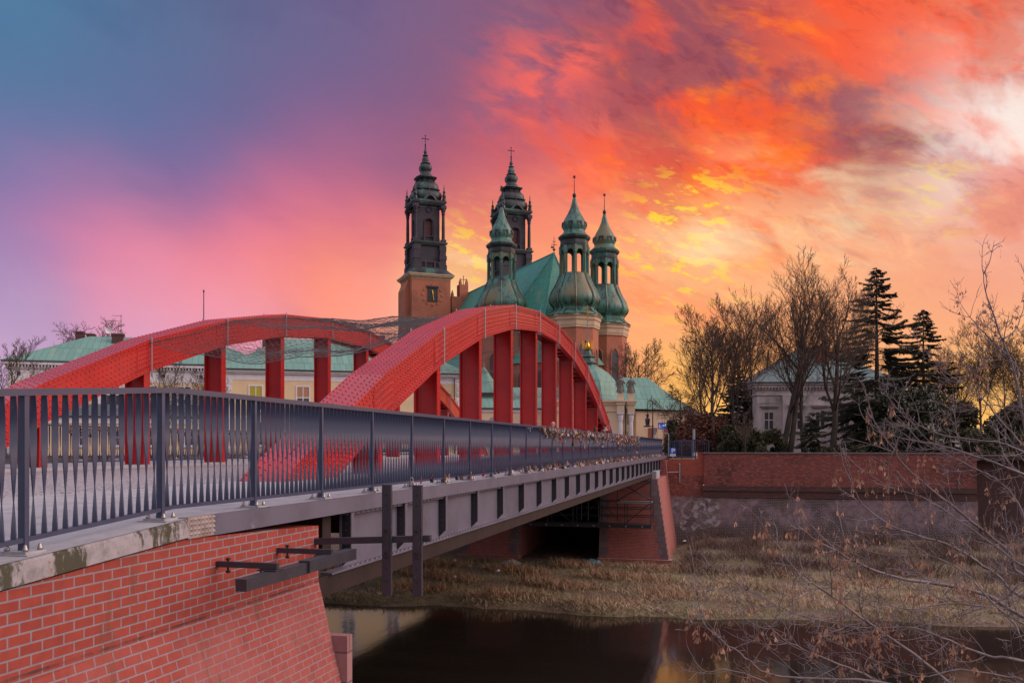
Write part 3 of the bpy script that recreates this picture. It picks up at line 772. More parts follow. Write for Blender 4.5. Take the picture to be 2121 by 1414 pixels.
# ------------------------------------------------------------------ far pier
def far_pier():
    t = thing('bridge_pier', 'two legged red brick bridge pier with stone quoins at the far bank', 'pier')
    def leg(x0, x1, br, bl):
        b = MB(); y0, y1 = 53.3, 66.5; zb, zt = -6.7, -1.25
        vs = []
        for z, e in ((zb, 1), (zt, 0)):
            vs += [(x0 - bl * e, y0 - .5 * e, z), (x1 + br * e, y0 - .5 * e, z), (x1 + br * e, y1, z), (x0 - bl * e, y1, z)]
        b.add(vs, [(3,2,1,0),(4,5,6,7),(0,1,5,4),(1,2,6,5),(2,3,7,6),(3,0,4,7)])
        o = b.build('brick_leg', M['pier_brick'], t)
        for xs, e in ((x1, br), (x0, -bl)):                           # quoins on both front edges
            b = MB(); k = 16
            for i in range(k):
                z0 = zb + (zt - zb) * i / k; z1 = zb + (zt - zb) * (i + 1) / k; f = 1 - (i + .5) / k
                w = .55 if i % 2 else .40; xe = xs + e * f; s = 1 if e > 0 or xs == x1 else -1
                xa, xb = (xe - w, xe + .015) if s > 0 else (xe - .015, xe + w)
                b.box(xa, xb, y0 - .5 * f - .03, y0 - .5 * f + .5, z0 + .004, z1 - .004)
            b.build('quoin', M['quoin'], o)
        b = MB(); b.box(x0 - bl - .1, x1 + br + .12, y0 - .68, y0 + .2, -6.9, -5.95); b.build('plinth', M['pier_brick'], o)
    leg(-7.9, -4.56, .80, .05); leg(-16.2, -13.0, .05, .5); 
    b = MB(); b.box(-12.94, -7.96, 65.6, 66.4, -7.6, -.3); b.build('rear_wall', M['brown_steel'], t)
    b = MB(); b.box(-5.9, -4.66, 54.6, 56.6, -1.245, -1.182); b.box(-4.9, -4.62, 53.6, 56, -1.245, -.80); b.build('bearing_block', M['concrete'], t)
    b = MB(); b.box(-22.8, -4.8, 63.6, 66.4, -1.24, -.2); b.build('seat_wall', M['pier_brick'], t)
    b = MB()
    for z0, z1, e0, e1 in ((-7.6, -1.25, .70, 0), ): 
        vs = []
        for z, e in ((-7.6, .76), (-.22, 0)):
            vs += [(-5.2, 60.6, z), (-4.62 + e, 60.6, z), (-4.62 + e, 67, z), (-5.2, 67, z)]
        b.add(vs, [(3,2,1,0),(4,5,6,7),(0,1,5,4),(1,2,6,5),(2,3,7,6),(3,0,4,7)])
    b.build('wing_wall', M['near_brick'], t)
far_pier()
def gantry():
    t = thing('inspection_gantry', 'dark tubular inspection gantry hung under the far end of the bridge', 'gantry', (0, 0, 0))
    y0, y1 = 51.0, 52.3; x0, x1 = -12.2, -4.7; zf = -3.78
    b = MB(); b.box(x0, x1, y0, y1, zf - .2, zf); b.build('platform', M['black_steel'], t)
    b = MB()
    for x in (-12.2, -10.7, -9.2, -7.7, -6.2, -4.7):
        for y in (y0, y1): b.tube([(x, y, zf), (x, y, zf + 1.3)], .03, 5)
    for y in (y0, y1):
        for z in (.45, .9, 1.3): b.tube([(x0, y, zf + z), (x1, y, zf + z)], .025, 5)
    for x in (-12.2, -9.2, -6.2): b.tube([(x, y0, zf), (x + 1.5, y0, zf + 1.3), (x + 3, y0, zf)] if x < -7 else [(x, y0, zf), (x + 1.5, y0, zf + 1.3)], .025, 5)
    b.build('guard_rail', M['black_steel'], t)
    b = MB()
    for x in (-8.7, -8.3, -6.6, -4.7):
        b.tube([(x, y0, zf + .2), (x, y0, -1.2)], .035, 5)
    for z in (-3.2, -2.8, -2.4, -2.0, -1.6): b.tube([(-8.7, y0, z), (-8.3, y0, z)], .02, 5)
    b.tube([(-6.6, y0, -2.4), (-4.7, y0, -1.3)], .03, 5); b.tube([(-6.6, y0, -1.3), (-4.7, y0, -1.3)], .03, 5)
    b.tube([(-6.6, y0, -1.3), (-4.7, y0, -2.4)], .03, 5)
    b.build('hanger', M['black_steel'], t)
    b = MB(); b.box(-6.6, -4.7, y0 - .1, y1, -2.55, -2.49); b.build('deck_board', M['lead'], t)
    b = MB()
    for k in range(8): b.prism([(.05 * math.cos(a), .05 * math.sin(a)) for a in [q * math.pi / 4 for q in range(8)]], (x0 + .5 + k * .93, y0 - .001, zf - .1), (1, 0, 0), (0, 0, 1), (0, -1, 0), .03)
    b.build('bolt', M['lead'], t)
gantry()

# ------------------------------------------------------------------ river, banks, ground
def water():
    m, N, L, B = new_mat('river_water')
    B.inputs['Base Color'].default_value = (.018, .014, .011, 1); B.inputs['Roughness'].default_value = .075; B.inputs['IOR'].default_value = 1.48
    tc = N.new('ShaderNodeTexCoord').outputs['Object']
    a = nz(N, L, tc, .8, 3, .5, sc=(1, .35, 1)); b_ = nz(N, L, tc, 5, 3, .5, sc=(.5, 1, 1))
    ad = N.new('ShaderNodeMath'); L.new(a, ad.inputs[0]); L.new(mul(N, L, b_, .12), ad.inputs[1])
    bump(N, L, B, ad.outputs[0], .07, .12)
    b = MB(); b.add([(-400, -60, -6.6), (400, -60, -6.6), (400, 62, -6.6), (-400, 62, -6.6)], [(0,1,2,3)])
    tag(b.build('river', m), kind='structure')
water()
def n2(x, y): return math.sin(x * .7 + 1.3 * math.sin(y * .5)) * .5 + math.sin(x * 1.9 + y * 1.1) * .25 + math.sin(x * 3.7 - y * 2.3) * .12
def edge(x): return 38.3 + .0035 * min(35, max(0, x + 12)) ** 2 + .35 * math.sin(x * .42) + .18 * math.sin(x * 1.3) + .06 * math.sin(x * 4.1)
def bank_z(x, y):
    e = edge(x)
    s = (y - e)
    z = -6.6 + .30 * min(1, max(-3, s) / .8) if s < .8 else -6.30 + .012 * (s - .8)
    z += .07 * n2(x, y)
    if x > -3.9:
        k = min(1, (x + 3.9) / 2.0); f = max(0, min(1, (y - 48.5) / 11.0))
        z = z * (1 - k) + k * (z * (1 - f) + (-5.25 + .1 * n2(x * 1.3, y)) * f)
    return z
def terrain():
    b = MB(); xs = np.concatenate([np.arange(-90, -30, 4), np.arange(-30, 45, .6), np.arange(45, 140, 5)]); ys = np.concatenate([np.arange(35.5, 63.2, .6), [66, 69.5]])
    vs = [(x, y, bank_z(x, y)) for y in ys for x in xs]; nx = len(xs)
    b.add(vs, [(j*nx+i, j*nx+i+1, (j+1)*nx+i+1, (j+1)*nx+i) for j in range(len(ys)-1) for i in range(nx-1)])
    m, N, L, B = new_mat('winter_bank_soil')
    tc = N.new('ShaderNodeTexCoord').outputs['Object']
    c = mixc(N, L, ramp(N, L, nz(N, L, tc, .35, 7, .65), .42, .6), (.17, .115, .085), (.20, .175, .085))
    c = mixc(N, L, ramp(N, L, nz(N, L, tc, 3, 7, .7), .45, .7), c, (.30, .23, .15))
    L.new(c, B.inputs['Base Color']); B.inputs['Roughness'].default_value = .95; bump(N, L, B, nz(N, L, tc, 6, 8, .7), 1, .2)
    tag(b.build('riverbank', m, smooth=True), kind='structure')
    b = MB(); g = -.16
    b.add([(-24, 62.6, g), (1800, 62.6, g), (1800, 3000, g), (-1800, 3000, g), (-1800, 71, g), (-24, 71, g)], [(0,1,2,3,4,5)]); b.add([(-1800, 68.6, -1.9), (-23.9, 68.6, -1.9), (-23.9, 71, g-.002), (-1800, 71, g-.002)], [(0,1,2,3)])
    tag(b.build('ground', mat('island_ground', (.11, .09, .06), 1.0, spec=0, c2=(.08, .08, .04), scale=.3, bs=.5, bscale=2)), kind='structure')
    b = MB(); b.add([(-24, 65.4, -.02), (-4.7, 65.4, -.02), (2, 140, -.02), (-26, 140, -.02)], [(0,1,2,3)])
    tag(b.build('road', M['asphalt']), kind='structure')
    b = MB()
    xs = [-60, -23, -3.2, 2, 8, 20, 60, 200]; ys = [-60, -8, 1.2, 4, 8, 11.5, 14]
    zf = lambda x, y: -1.05 if y <= 1.2 else max(-8.6, -1.05 - .62 * (y - 1.2))
    vs = [(x, y, zf(x, y)) for y in ys for x in xs[2:]]; nx = len(xs) - 2
    b.add(vs, [(j*nx+i, j*nx+i+1, (j+1)*nx+i+1, (j+1)*nx+i) for j in range(len(ys)-1) for i in range(nx-1)])
    tag(b.build('riverbank', m), kind='structure')
terrain()

# ------------------------------------------------------------------ dry grass and scrub on the bank
def tufts(name, mats, n, region, hgt, w, lean, rng, clump=0):
    P = []
    while len(P) < n:
        x = rng.uniform(*region[0]); y = rng.uniform(*region[1])
        if clump and (math.sin(x * 1.1 + 2 * math.sin(y * .7)) + math.sin(y * 1.7 + x * .35) + rng.uniform(-1, 1)) < clump: continue
        if region[2] and not region[2](x, y): continue
        P.append((x, y, bank_z(x, y) - .03))
    P = np.array(P); n = len(P); r = np.random.default_rng(rng.randint(0, 9999))
    a = r.uniform(0, 2 * np.pi, n); hh = r.uniform(hgt[0], hgt[1], n) * (.7 + .5 * np.sin(P[:, 0] * .8 + P[:, 1] * .5) ** 2); ln = r.uniform(0, lean, n) * hh
    la = r.uniform(0, 2 * np.pi, n)
    dx = np.stack([np.cos(a), np.sin(a), 0 * a], 1) * (w * r.uniform(.6, 1.4, n))[:, None]
    tip = np.stack([np.cos(la) * ln, np.sin(la) * ln, hh], 1); mid = tip * .55; mid[:, 2] += hh * .08
    V = np.stack([P - dx, P + dx, P + mid + dx * .7, P + mid - dx * .7, P + tip], 1).reshape(-1, 3)
    k = np.arange(n)[:, None] * 5
    Fq = np.concatenate([k + np.array([0, 1, 2]), k + np.array([0, 2, 3]), k + np.array([3, 2, 4])], 0)
    return npmesh(name, V, Fq, mats)
def grass_mat(name, cs):
    m, N, L, B = new_mat(name); tc = N.new('ShaderNodeTexCoord').outputs['Object']
    c = mixc(N, L, ramp(N, L, nz(N, L, tc, .5, 6, .7), .42, .58), cs[0], cs[1])
    c = mixc(N, L, ramp(N, L, nz(N, L, tc, 4, 3, .6), .45, .65), c, cs[2])
    L.new(c, B.inputs['Base Color']); B.inputs['Roughness'].default_value = .8; B.inputs['Specular IOR Level'].default_value = .2
    return m
def bank_growth():
    rng = random.Random(11)
    straw = grass_mat('dry_straw', [(.44, .33, .22), (.31, .24, .135), (.56, .44, .31)]); rust = grass_mat('rusty_reed', [(.34, .20, .12), (.24, .14, .085), (.46, .31, .19)])
    green = grass_mat('short_green', [(.20, .20, .075), (.27, .23, .11), (.13, .14, .055)]); twig = grass_mat('bramble', [(.14, .088, .072), (.095, .064, .056), (.20, .135, .105)])
    inview = lambda x, y: y > edge(x) + .05
    free = lambda x, y: inview(x, y) and not (y > 52.2 and x < -3.5)
    tag(tufts('dry_grass', straw, 52000, ((-32, 32), (37.5, 51), lambda x, y: free(x, y) and (x > -6 + rng.uniform(-3, 3) or y < edge(x) + 2.5)), (.06, .26), .016, 2.6, rng, .35), 'pale dry straw coloured grass on the river bank', 'grass', kind='stuff')
    tag(tufts('reeds', rust, 11000, ((-32, -2), (39.2, 51), lambda x, y: free(x, y)), (.2, .6), .017, 1.3, rng, .95), 'rusty brown reeds along the water under the bridge', 'reeds', kind='stuff')
    tag(tufts('short_grass', green, 26000, ((-32, 34), (37.5, 53.5), free), (.05, .16), .02, 1.4, rng), 'short green grass low on the river bank', 'grass', kind='stuff')
    tag(tufts('brambles', twig, 34000, ((-3.0, 38), (48.5, 60.6), lambda x, y: True), (.2, .85), .012, 1.6, rng, .1), 'dark brown bramble scrub on the slope below the old wall', 'scrub', kind='stuff')
    tag(tufts('tall_grass', straw, 9000, ((-10, 32), (38.6, 50), lambda x, y: free(x, y)), (.2, .5), .014, 1.1, rng, 1.15), 'taller clumps of bleached grass along the water edge', 'grass', kind='stuff')
    scraps = ((1030, 1184, 'scrap of white paper on the bank left of the rubble heap'), (940, 1162, 'small white scrap at the foot of the left brick leg'), (1392, 1107, 'white scrap in the scrub close to the pier edge'), (1417, 1118, 'white plastic scrap in the scrub right of the pier'), (940, 1197, 'pale scrap among the reeds below the left brick leg'))
    for q_, (px, py, lab) in enumerate(scraps):
        Z = 45.0
        for _ in range(60):
            p = W(px, py, Z); Z += .25
            if p.z < bank_z(p.x, p.y) + .15: break
        b = MB(); b.add([(-.12, 0, .02), (.10, -.05, .03), (.14, .09, .10), (-.05, .12, .06), (.02, .03, .16)], [(0, 1, 4), (1, 2, 4), (2, 3, 4), (3, 0, 4)])
        o = b.build('litter_scrap', white_tr); o.location = (p.x, p.y, bank_z(p.x, p.y) + .12); tag(o, lab, 'litter')
    litm = mat('litter_plastic', (.6, .6, .62), .5)
    for (px, py, Z, c, lab) in ((1228, 1175, 51.8, (.10, .35, .45), 'crumpled blue plastic bag lying in front of the brick pier'), (1060, 1163, 52.0, (.40, .36, .34), 'pale grey rubble heap beside the dark opening of the pier')):
        p = W(px, py, Z); q = random.Random(px); b = MB()
        prof = [(.45, 0), (.42, .08), (.30, .17), (.12, .23), (.02, .25)]
        b.lathe(prof, 11, (0, 0)); b.v = [(x * (1.3 + q.uniform(-.3, .3)), y * (.8 + q.uniform(-.2, .2)), z * (1 + q.uniform(-.3, .3))) for x, y, z in b.v]
        o = b.build('litter_bag' if px == 1228 else 'rubble_heap', mat('litter_%d' % px, c, .5)); o.location = (p.x, p.y, bank_z(p.x, p.y)); tag(o, lab, 'litter' if px == 1228 else 'rubble')

# ------------------------------------------------------------------ river walls
old_brick = brick_mat('old_red_brick', (.25, .060, .045), (.13, .045, .040), (.16, .10, .09), w=.28, h=.085, mo=.012, stain=(.050, .030, .030), ss=.4, slo=.50, shi=.70, bias=-.1,
                      extra=lambda N, L, c, tc, z: mixc(N, L, mul(N, L, ramp(N, L, nz(N, L, tc, 3.2, 5, .75, sc=(1, 1, 2.4)), .50, .62), .75), mixc(N, L, mul(N, L, ramp(N, L, nz(N, L, tc, 2.4, 5, .75, sc=(1, 1, 2)), .44, .34), .8), c, (.07, .03, .032)), (.40, .12, .07)))
def graffiti(N, L, c, tc, z):
    band = mul(N, L, ramp(N, L, z, -4.9, -4.2), ramp(N, L, nz(N, L, tc, .45, 7, .65), .40, .54))
    c = mixc(N, L, mul(N, L, band, .8), c, mixc(N, L, ramp(N, L, nz(N, L, tc, 4, 7, .7), .4, .65), (.26, .19, .21), (.15, .11, .115)))
    c = mixc(N, L, mul(N, L, ramp(N, L, nz(N, L, tc, .28, 4, .6), .55, .68), .7), c, (.10, .085, .045))
    return mixc(N, L, mul(N, L, ramp(N, L, nz(N, L, tc, 1.2, 8, .7), .55, .72), .7), c, (.06, .055, .05))
grey_brick = brick_mat('grey_limed_brick', (.085, .058, .058), (.055, .04, .042), (.19, .155, .155), w=.28, h=.10, mo=.016, extra=graffiti)
dark_brick = brick_mat('black_brick', (.12, .052, .044), (.07, .036, .034), (.08, .055, .05), w=.28, h=.085, stain=(.07, .045, .042), ss=.5, slo=.42, shi=.62)
new_brick = brick_mat('new_orange_brick', (.38, .085, .05), (.30, .065, .04), (.26, .13, .10), w=.26, h=.08, mo=.008)
stone_cap = mat('stone_cap', (.16, .145, .14), .8, c2=(.09, .085, .08), scale=3, bs=.3)
def river_walls():
    rng = random.Random(3)
    t = thing('river_wall', 'tall old red brick river wall with dark limed lower courses behind the scrub', 'wall', (0, 61.3, 0))
    b = MB(); b.box(-2.1, 14.6, 0, .7, -1.95, .20); b.build('upper_brickwork', old_brick, t)
    b = MB()
    for i, (z0, z1, d) in enumerate(((-2.12, -1.952, .06), (-2.28, -2.122, .13), (-2.60, -2.282, .05), (-2.72, -2.602, .11))): b.box(-2.2, 14.6, -d, .69, z0, z1)
    b.build('corbel_course', dark_brick, t)
    b = MB(); b.prism([(.68, -2.722), (-.05, -2.722), (-.45, -6.4), (.68, -6.4)], (-4.3, 0, 0), (0, 1, 0), (0, 0, 1), (1, 0, 0), 18.95)
    b.build('lower_brickwork', grey_brick, t)
    b = MB(); b.box(-2.14, 14.64, -.07, .77, .202, .285); b.build('coping', stone_cap, t)
    # white spray paint on the lower courses: loose loops, unreadable
    b = MB(); gm = mat('white_spray_paint', (.30, .27, .28), .8, c2=(.12, .10, .10), scale=2.2, lo=.40, hi=.56)
    for k in range(13):
        cx = -3.9 + rng.uniform(0, 2.9); cz = -3.9 + rng.uniform(-.55, .65); r0 = rng.uniform(.18, .5); a0 = rng.uniform(0, 6); sw = rng.uniform(2.5, 5.5); pts = []
        for i in range(15):
            a = a0 + sw * i / 14; pts.append((cx + r0 * math.cos(a) * (1 + .3 * math.sin(a * 2)), cz + r0 * math.sin(a) * 1.15))
        wd = rng.uniform(.04, .20)
        for (xa, za), (xb, zb_) in zip(pts[:-1], pts[1:]):
            dx, dz = xb - xa, zb_ - za; l = math.hypot(dx, dz) or 1; nx_, nz_ = -dz / l * wd, dx / l * wd
            fy = lambda z: -.05 - .4 * (-2.722 - z) / 3.678 - .006 - .0006 * k
            b.add([(xa + nx_, fy(za + nz_), za + nz_), (xb + nx_, fy(zb_ + nz_), zb_ + nz_), (xb - nx_, fy(zb_ - nz_), zb_ - nz_), (xa - nx_, fy(za - nz_), za - nz_)], [(0,1,2,3)])
    b.build('graffiti', gm, t)
    t = thing('river_wall', 'low orange brick wall with a fence on top joining the bridge end', 'wall', (0, 61.6, 0))
    b = MB(); b.box(-4.5, -2.11, 0, .6, -1.30, -.16); b.build('upper_brickwork', new_brick, t)
    b = MB(); b.box(-4.5, -2.205, -.06, .6, -2.72, -1.302); b.build('lower_brickwork', old_brick, t)
    b = MB(); b.box(-2.55, -2.108, -.05, .72, -1.9, .20); b.box(-2.6, -2.145, -.1, .75, .202, .27); b.build('end_pier', new_brick, t)
    t = thing('river_wall', 'dark overgrown brick wall at the right end of the far bank', 'wall', (0, 63.4, 0))
    b = MB(); b.box(14.65, 70, 0, .7, -6.4, .05); b.build('brickwork', dark_brick, t)
    b = MB(); b.box(14.65, 70, -.06, .76, .052, .13); b.build('coping', stone_cap, t)
    t = thing('river_wall', 'rough stone river wall left of the bridge pier', 'wall', (0, 68, 0))
    b = MB(); b.box(-90, -24, 0, .8, -8.2, -1.9); b.build('stonework', M['quoin'], t)
    b = MB(); b.box(-90, -24, -.05, .85, -1.898, -1.78); b.build('coping', stone_cap, t)
    # railings at the bridge end
    def fence(lab, p0, p1, h, n, every):
        t = thing('street_fence', lab, 'fence', p0)
        d = Vector(p1) - Vector(p0)
        b = MB(); 
        for z in (.12, h - .03): b.bar(Vector((0, 0, z)), d + Vector((0, 0, z)), .05, .05)
        b.build('rail', M['rail'], t)
        for k in range(n + 1):
            q = d * (k / n); big = k % every == 0
            b = MB(); b.box(q.x - (.035 if big else .012), q.x + (.035 if big else .012), q.y - .02, q.y + .02, 0 if big else .121, q.z + h - .056); 
            b.build('post' if big else 'picket', M['rail'], t)
    fence('grey steel fence on the low orange brick wall', (-4.55, 61.85, -.158), (-2.7, 61.85, -.158), 1.22, 12, 6)
    fence('second grey fence set back beside the signs at the bridge end', (-4.3, 64.6, -.15), (-1.9, 64.6, -.15), 1.3, 16, 8)
river_walls()

# ------------------------------------------------------------------ buildings
cream = mat('cream_render', (.76, .58, .34), .85, c2=(.68, .51, .31), scale=.7, bs=.1)
cream2 = mat('cream_render_warm', (.72, .56, .38), .85, c2=(.62, .48, .33), scale=.5, bs=.1)
white_tr = mat('white_trim', (.74, .71, .73), .8, c2=(.62, .60, .62), scale=1.5)
grey_wall = mat('grey_villa_render', (.52, .46, .45), .9, c2=(.38, .34, .33), scale=1.2, bs=.2, c3=(.20, .18, .17), scale3=.5)
pane_m = mat('window_pane', (.06, .06, .075), .12, spec=.7)
blind_y = mat('yellow_blind', (.42, .36, .03), .6); blind_o = mat('orange_blind', (.42, .22, .12), .7)
green_roof = roof_mat('green_copper_roof', (.16, .34, .27), (.12, .28, .22), (.07, .15, .12), w=.62, h=1.6)
slate = roof_mat('slate_grey_roof', (.075, .085, .10), (.06, .07, .085), (.04, .045, .055), w=.7, h=2, stain=(.05, .05, .05))
dark_gut = mat('gutter', (.025, .03, .03), .5)
chim_b = brick_mat('chimney_brick', (.12, .05, .045), (.09, .04, .038), (.08, .06, .06), w=.28, h=.09)
chim_o = brick_mat('orange_chimney_brick', (.36, .10, .06), (.28, .075, .05), (.22, .13, .1), w=.28, h=.09)
bank_growth()
def frame_at(px, Z, rot_cam):       # a thing's base at a measured depth, heading given against the view axis
    p = W(px, CY, Z); return (p.x, p.y, 0), TH + R(rot_cam)
def hip_roof(b, x0, x1, y0, y1, ze, zr, hip=True, hx=None):
    m = (y0 + y1) / 2; hx = hx if hx is not None else (y1 - y0) / 2
    a, c = (x0 + hx, x1 - hx) if hip else (x0, x1)
    v = [(x0,y0,ze),(x1,y0,ze),(x1,y1,ze),(x0,y1,ze),(a,m,zr),(c,m,zr)]
    b.add(v, [(0,1,5,4),(2,3,4,5),(1,2,5),(3,0,4),(3,2,1,0)])
def window(parent, x, y, z, w, h, fr=.14, blind=None, cross=True, proud=.06, frm=None, sill=True):
    """a framed casement on a wall facing -y: frame part with its pane"""
    b = MB()
    b.box(x-w/2, x-w/2+fr, y-proud, y+.02, z, z+h); b.box(x+w/2-fr, x+w/2, y-proud, y+.02, z, z+h)
    b.box(x-w/2+fr, x+w/2-fr, y-proud, y+.02, z+h-fr, z+h); b.box(x-w/2+fr, x+w/2-fr, y-proud, y+.02, z, z+fr)
    if cross:
        b.box(x-.045, x+.045, y-proud*.6, y+.019, z+fr, z+h-fr); b.box(x-w/2+fr, x-.046, y-proud*.6, y+.019, z+h*.52, z+h*.52+.1); b.box(x+.046, x+w/2-fr, y-proud*.6, y+.019, z+h*.52, z+h*.52+.1)
    if sill: b.box(x-w/2-.08, x+w/2+.08, y-proud-.08, y+.018, z-.09, z-.003)
    f = b.build('window', frm or white_tr, parent)
    b = MB(); b.box(x-w/2+fr, x+w/2-fr, y-.012, y+.016, z+fr, z+h-fr); b.build('pane', pane_m, f)
    if blind:
        b = MB(); b.box(x-w/2+fr, x+w/2-fr, y-.018, y-.013, z+h*.54, z+h-fr); b.build('blind', blind, f)
    return f
def downpipe(parent, x, y, z0, z1):
    b = MB(); b.tube([(x, y, z0), (x, y, z1)], .06, 8); b.build('downpipe', dark_gut, parent)
def chimney(parent, x, y, z0, z1, w, d, m=None):
    b = MB(); b.box(x-w/2, x+w/2, y-d/2, y+d/2, z0, z1-.2); b.box(x-w/2-.06, x+w/2+.06, y-d/2-.06, y+d/2+.06, z1-.2, z1)
    b.build('chimney', m or chim_b, parent)
def palace_b():
    loc, rz = frame_at(465, 92, 16.1)
    t = thing('cream_building', 'cream two storey building with green hipped roof and white corner quoins', 'building', loc, rz)
    L_, Dp, ze, zr = 25.4, 14, 8.75, 12.8
    b = MB(); b.box(0, L_, 0, Dp, -.5, 7.6); b.build('wall', cream, t)
    b = MB(); b.box(-.03, L_+.03, -.03, Dp, 7.602, 8.25); b.box(-.25, L_+.25, -.25, Dp+.2, 8.252, 8.42); b.box(-.42, L_+.42, -.42, Dp+.4, 8.422, 8.6); b.build('cornice', white_tr, t)
    b = MB(); b.box(-.5, L_+.5, -.55, Dp+.5, 8.602, 8.74); b.build('gutter', dark_gut, t)
    b = MB(); hip_roof(b, -.45, L_+.45, -.5, Dp+.45, 8.745, zr, hx=6.3); b.build('roof', green_roof, t)
    b = MB()
    for k in range(20): b.box(-.045, .75 if k % 2 else .62, -.045, .3, .0 + k * .38, .0 + k * .38 + .36); b.box(L_ - (.95 if k % 2 else .8), L_+.045, -.045, .3, .0 + k * .38, .0 + k * .38 + .36)
    b.build('quoin', white_tr, t)
    for i, x in enumerate((3.1, 7.9, 12.65, 17.4, 21.7)):
        window(t, x, 0, 4.35, 1.5, 2.75, blind=(blind_y, blind_o, None, blind_o, None)[i]); window(t, x, 0, .75, 1.5, 2.6)
    b = MB(); b.box(.76, L_-.96, -.02, .1, 3.6, 3.85); b.build('string_course', white_tr, t)
    downpipe(t, L_ - 1.2, -.12, -.4, 8.2)
    chimney(t, 4.6, 5.4, 11, 13.0, 1.6, .9); chimney(t, 9.9, 7, 12, 13.4, .55, .55); chimney(t, 12.5, 6.2, 12, 13.6, 1.3, .8); chimney(t, 17, 7, 12, 13.5, .9, .7)
    b = MB(); b.box(3.2, 4.0, 3.4, 4.2, 10.9, 11.35); b.build('skylight', M['lead'], t)
palace_b()
def palace_a():
    p = Vector((-51.6, 91.3)); loc = (p.x * CT - p.y * ST, p.x * ST + p.y * CT, 0); rz = TH + R(16.1)
    t = thing('cream_building', 'longer cream building behind the left railing with bracketed cornice and tv aerial', 'building', loc, rz)
    L_, Dp = 26, 12
    b = MB(); b.box(0, L_, 0, Dp, -.5, 7.5); b.build('wall', cream, t)
    b = MB(); b.box(-.03, L_+.03, -.03, Dp, 7.502, 8.7); b.box(-.2, L_+.2, -.2, Dp+.2, 8.702, 8.85); b.box(-.5, L_+.5, -.5, Dp+.4, 9.1, 9.4)
    for k in range(84): b.box(.05 + k * .31, .2 + k * .31, -.4, .1, 8.852, 9.098)
    b.build('cornice', white_tr, t)
    for x in (1.0, 4.8, 14.9, 18.7, 22.4):
        b = MB(); b.box(x-.18, x+.18, -.034, .0, 8.0, 8.4); b.build('attic_window', pane_m, t)
    b = MB(); b.box(-.55, L_+.5, -.6, Dp+.5, 9.402, 9.52); b.build('gutter', dark_gut, t)
    b = MB(); hip_roof(b, -.5, L_+.5, -.55, Dp+.45, 9.525, 12.9, hx=7.2); b.build('roof', green_roof, t)
    for x in (.35, 8.6, 11.3):
        b = MB()
        for k in range(20): b.box(x - .45, x + .45, -.05, .1, k * .37, k * .37 + .35)
        b.build('pilaster', white_tr, t)
    for x in (3, 6.0, 9.9, 13.6, 17, 20.5):
        window(t, x, 0, 4.9, 1.5, 2.3)
    chimney(t, 5.4, 8.0, 10, 13.6, .8, 1.0); chimney(t, 6.5, 8.2, 10, 13.4, .8, 1.0); chimney(t, 9.8, 4.6, 11, 13.1, 1.2, .8)
    b = MB(); b.tube([(10.1, 4.6, 13.1), (10.1, 4.6, 15.2)], .03, 5)
    for z, l in ((15.1, .9), (14.5, 1.7), (13.9, .6)): b.tube([(10.1 - l, 4.6, z), (10.1 + .1, 4.6, z)], .02, 4); b.tube([(10.1 - l * .5, 4.4, z), (10.1 - l * .5, 4.8, z)], .015, 4)
    b.build('aerial', dark_gut, t)
    b = MB(); b.lathe([(.02, 0), (.2, .05), (.34, .16), (.36, .17), (.2, .07), (.02, .03)], 12); b.v = [(8.9 + x, 4.4 - z, 13.4 + y) for x, y, z in b.v]; b.build('dish', white_tr, t)
    for x in (5.2, 14.0): 
        b = MB(); b.prism([(0, 0), (.8, 0), (.8, .3), (0, .3)], (x, 1.8 + .05, 10.55), (1, 0, 0), (0, .85, .5), (0, -.5, .85), .12); b.build('skylight', M['lead'], t)
    p2 = W(422, CY, 104)
    b = MB(); b.lathe([(.09, 0), (.07, 9), (.05, 18.6), (.10, 18.7), (.10, 18.8), (.02, 19)], 8)
    o = b.build('flagpole', dark_gut); o.location = (p2.x, p2.y, 0); tag(o, 'thin bare flagpole rising behind the left arch', 'flagpole')
    # low annexe with slate roof
    p = Vector((-46.5, 84)); loc = (p.x * CT - p.y * ST, p.x * ST + p.y * CT, 0)
    t = thing('annexe', 'low white annexe with dark slate roof in front of the cream building', 'building', loc, rz)
    b = MB(); b.box(0, 17.5, 0, 5.5, -.4, 2.9); b.build('wall', cream, t)
    b = MB(); b.box(-.1, 17.6, -.1, 5.4, 2.902, 3.5); b.build('cornice', white_tr, t)
    b = MB(); b.box(-.2, 17.7, -.28, 5.5, 3.502, 3.62); b.build('gutter', dark_gut, t)
    b = MB(); b.add([(-.2,-.25,3.625),(17.7,-.25,3.625),(17.7,5.5,5.0),(-.2,5.5,5.0),(-.2,5.5,3.625),(17.7,5.5,3.625)], [(0,1,2,3),(0,3,4),(1,5,2),(0,4,5,1),(3,2,5,4)]); b.build('roof', slate, t)
    for k in range(5): window(t, 2 + k * 3.3, 0, .7, 1.1, 1.6)
palace_a()
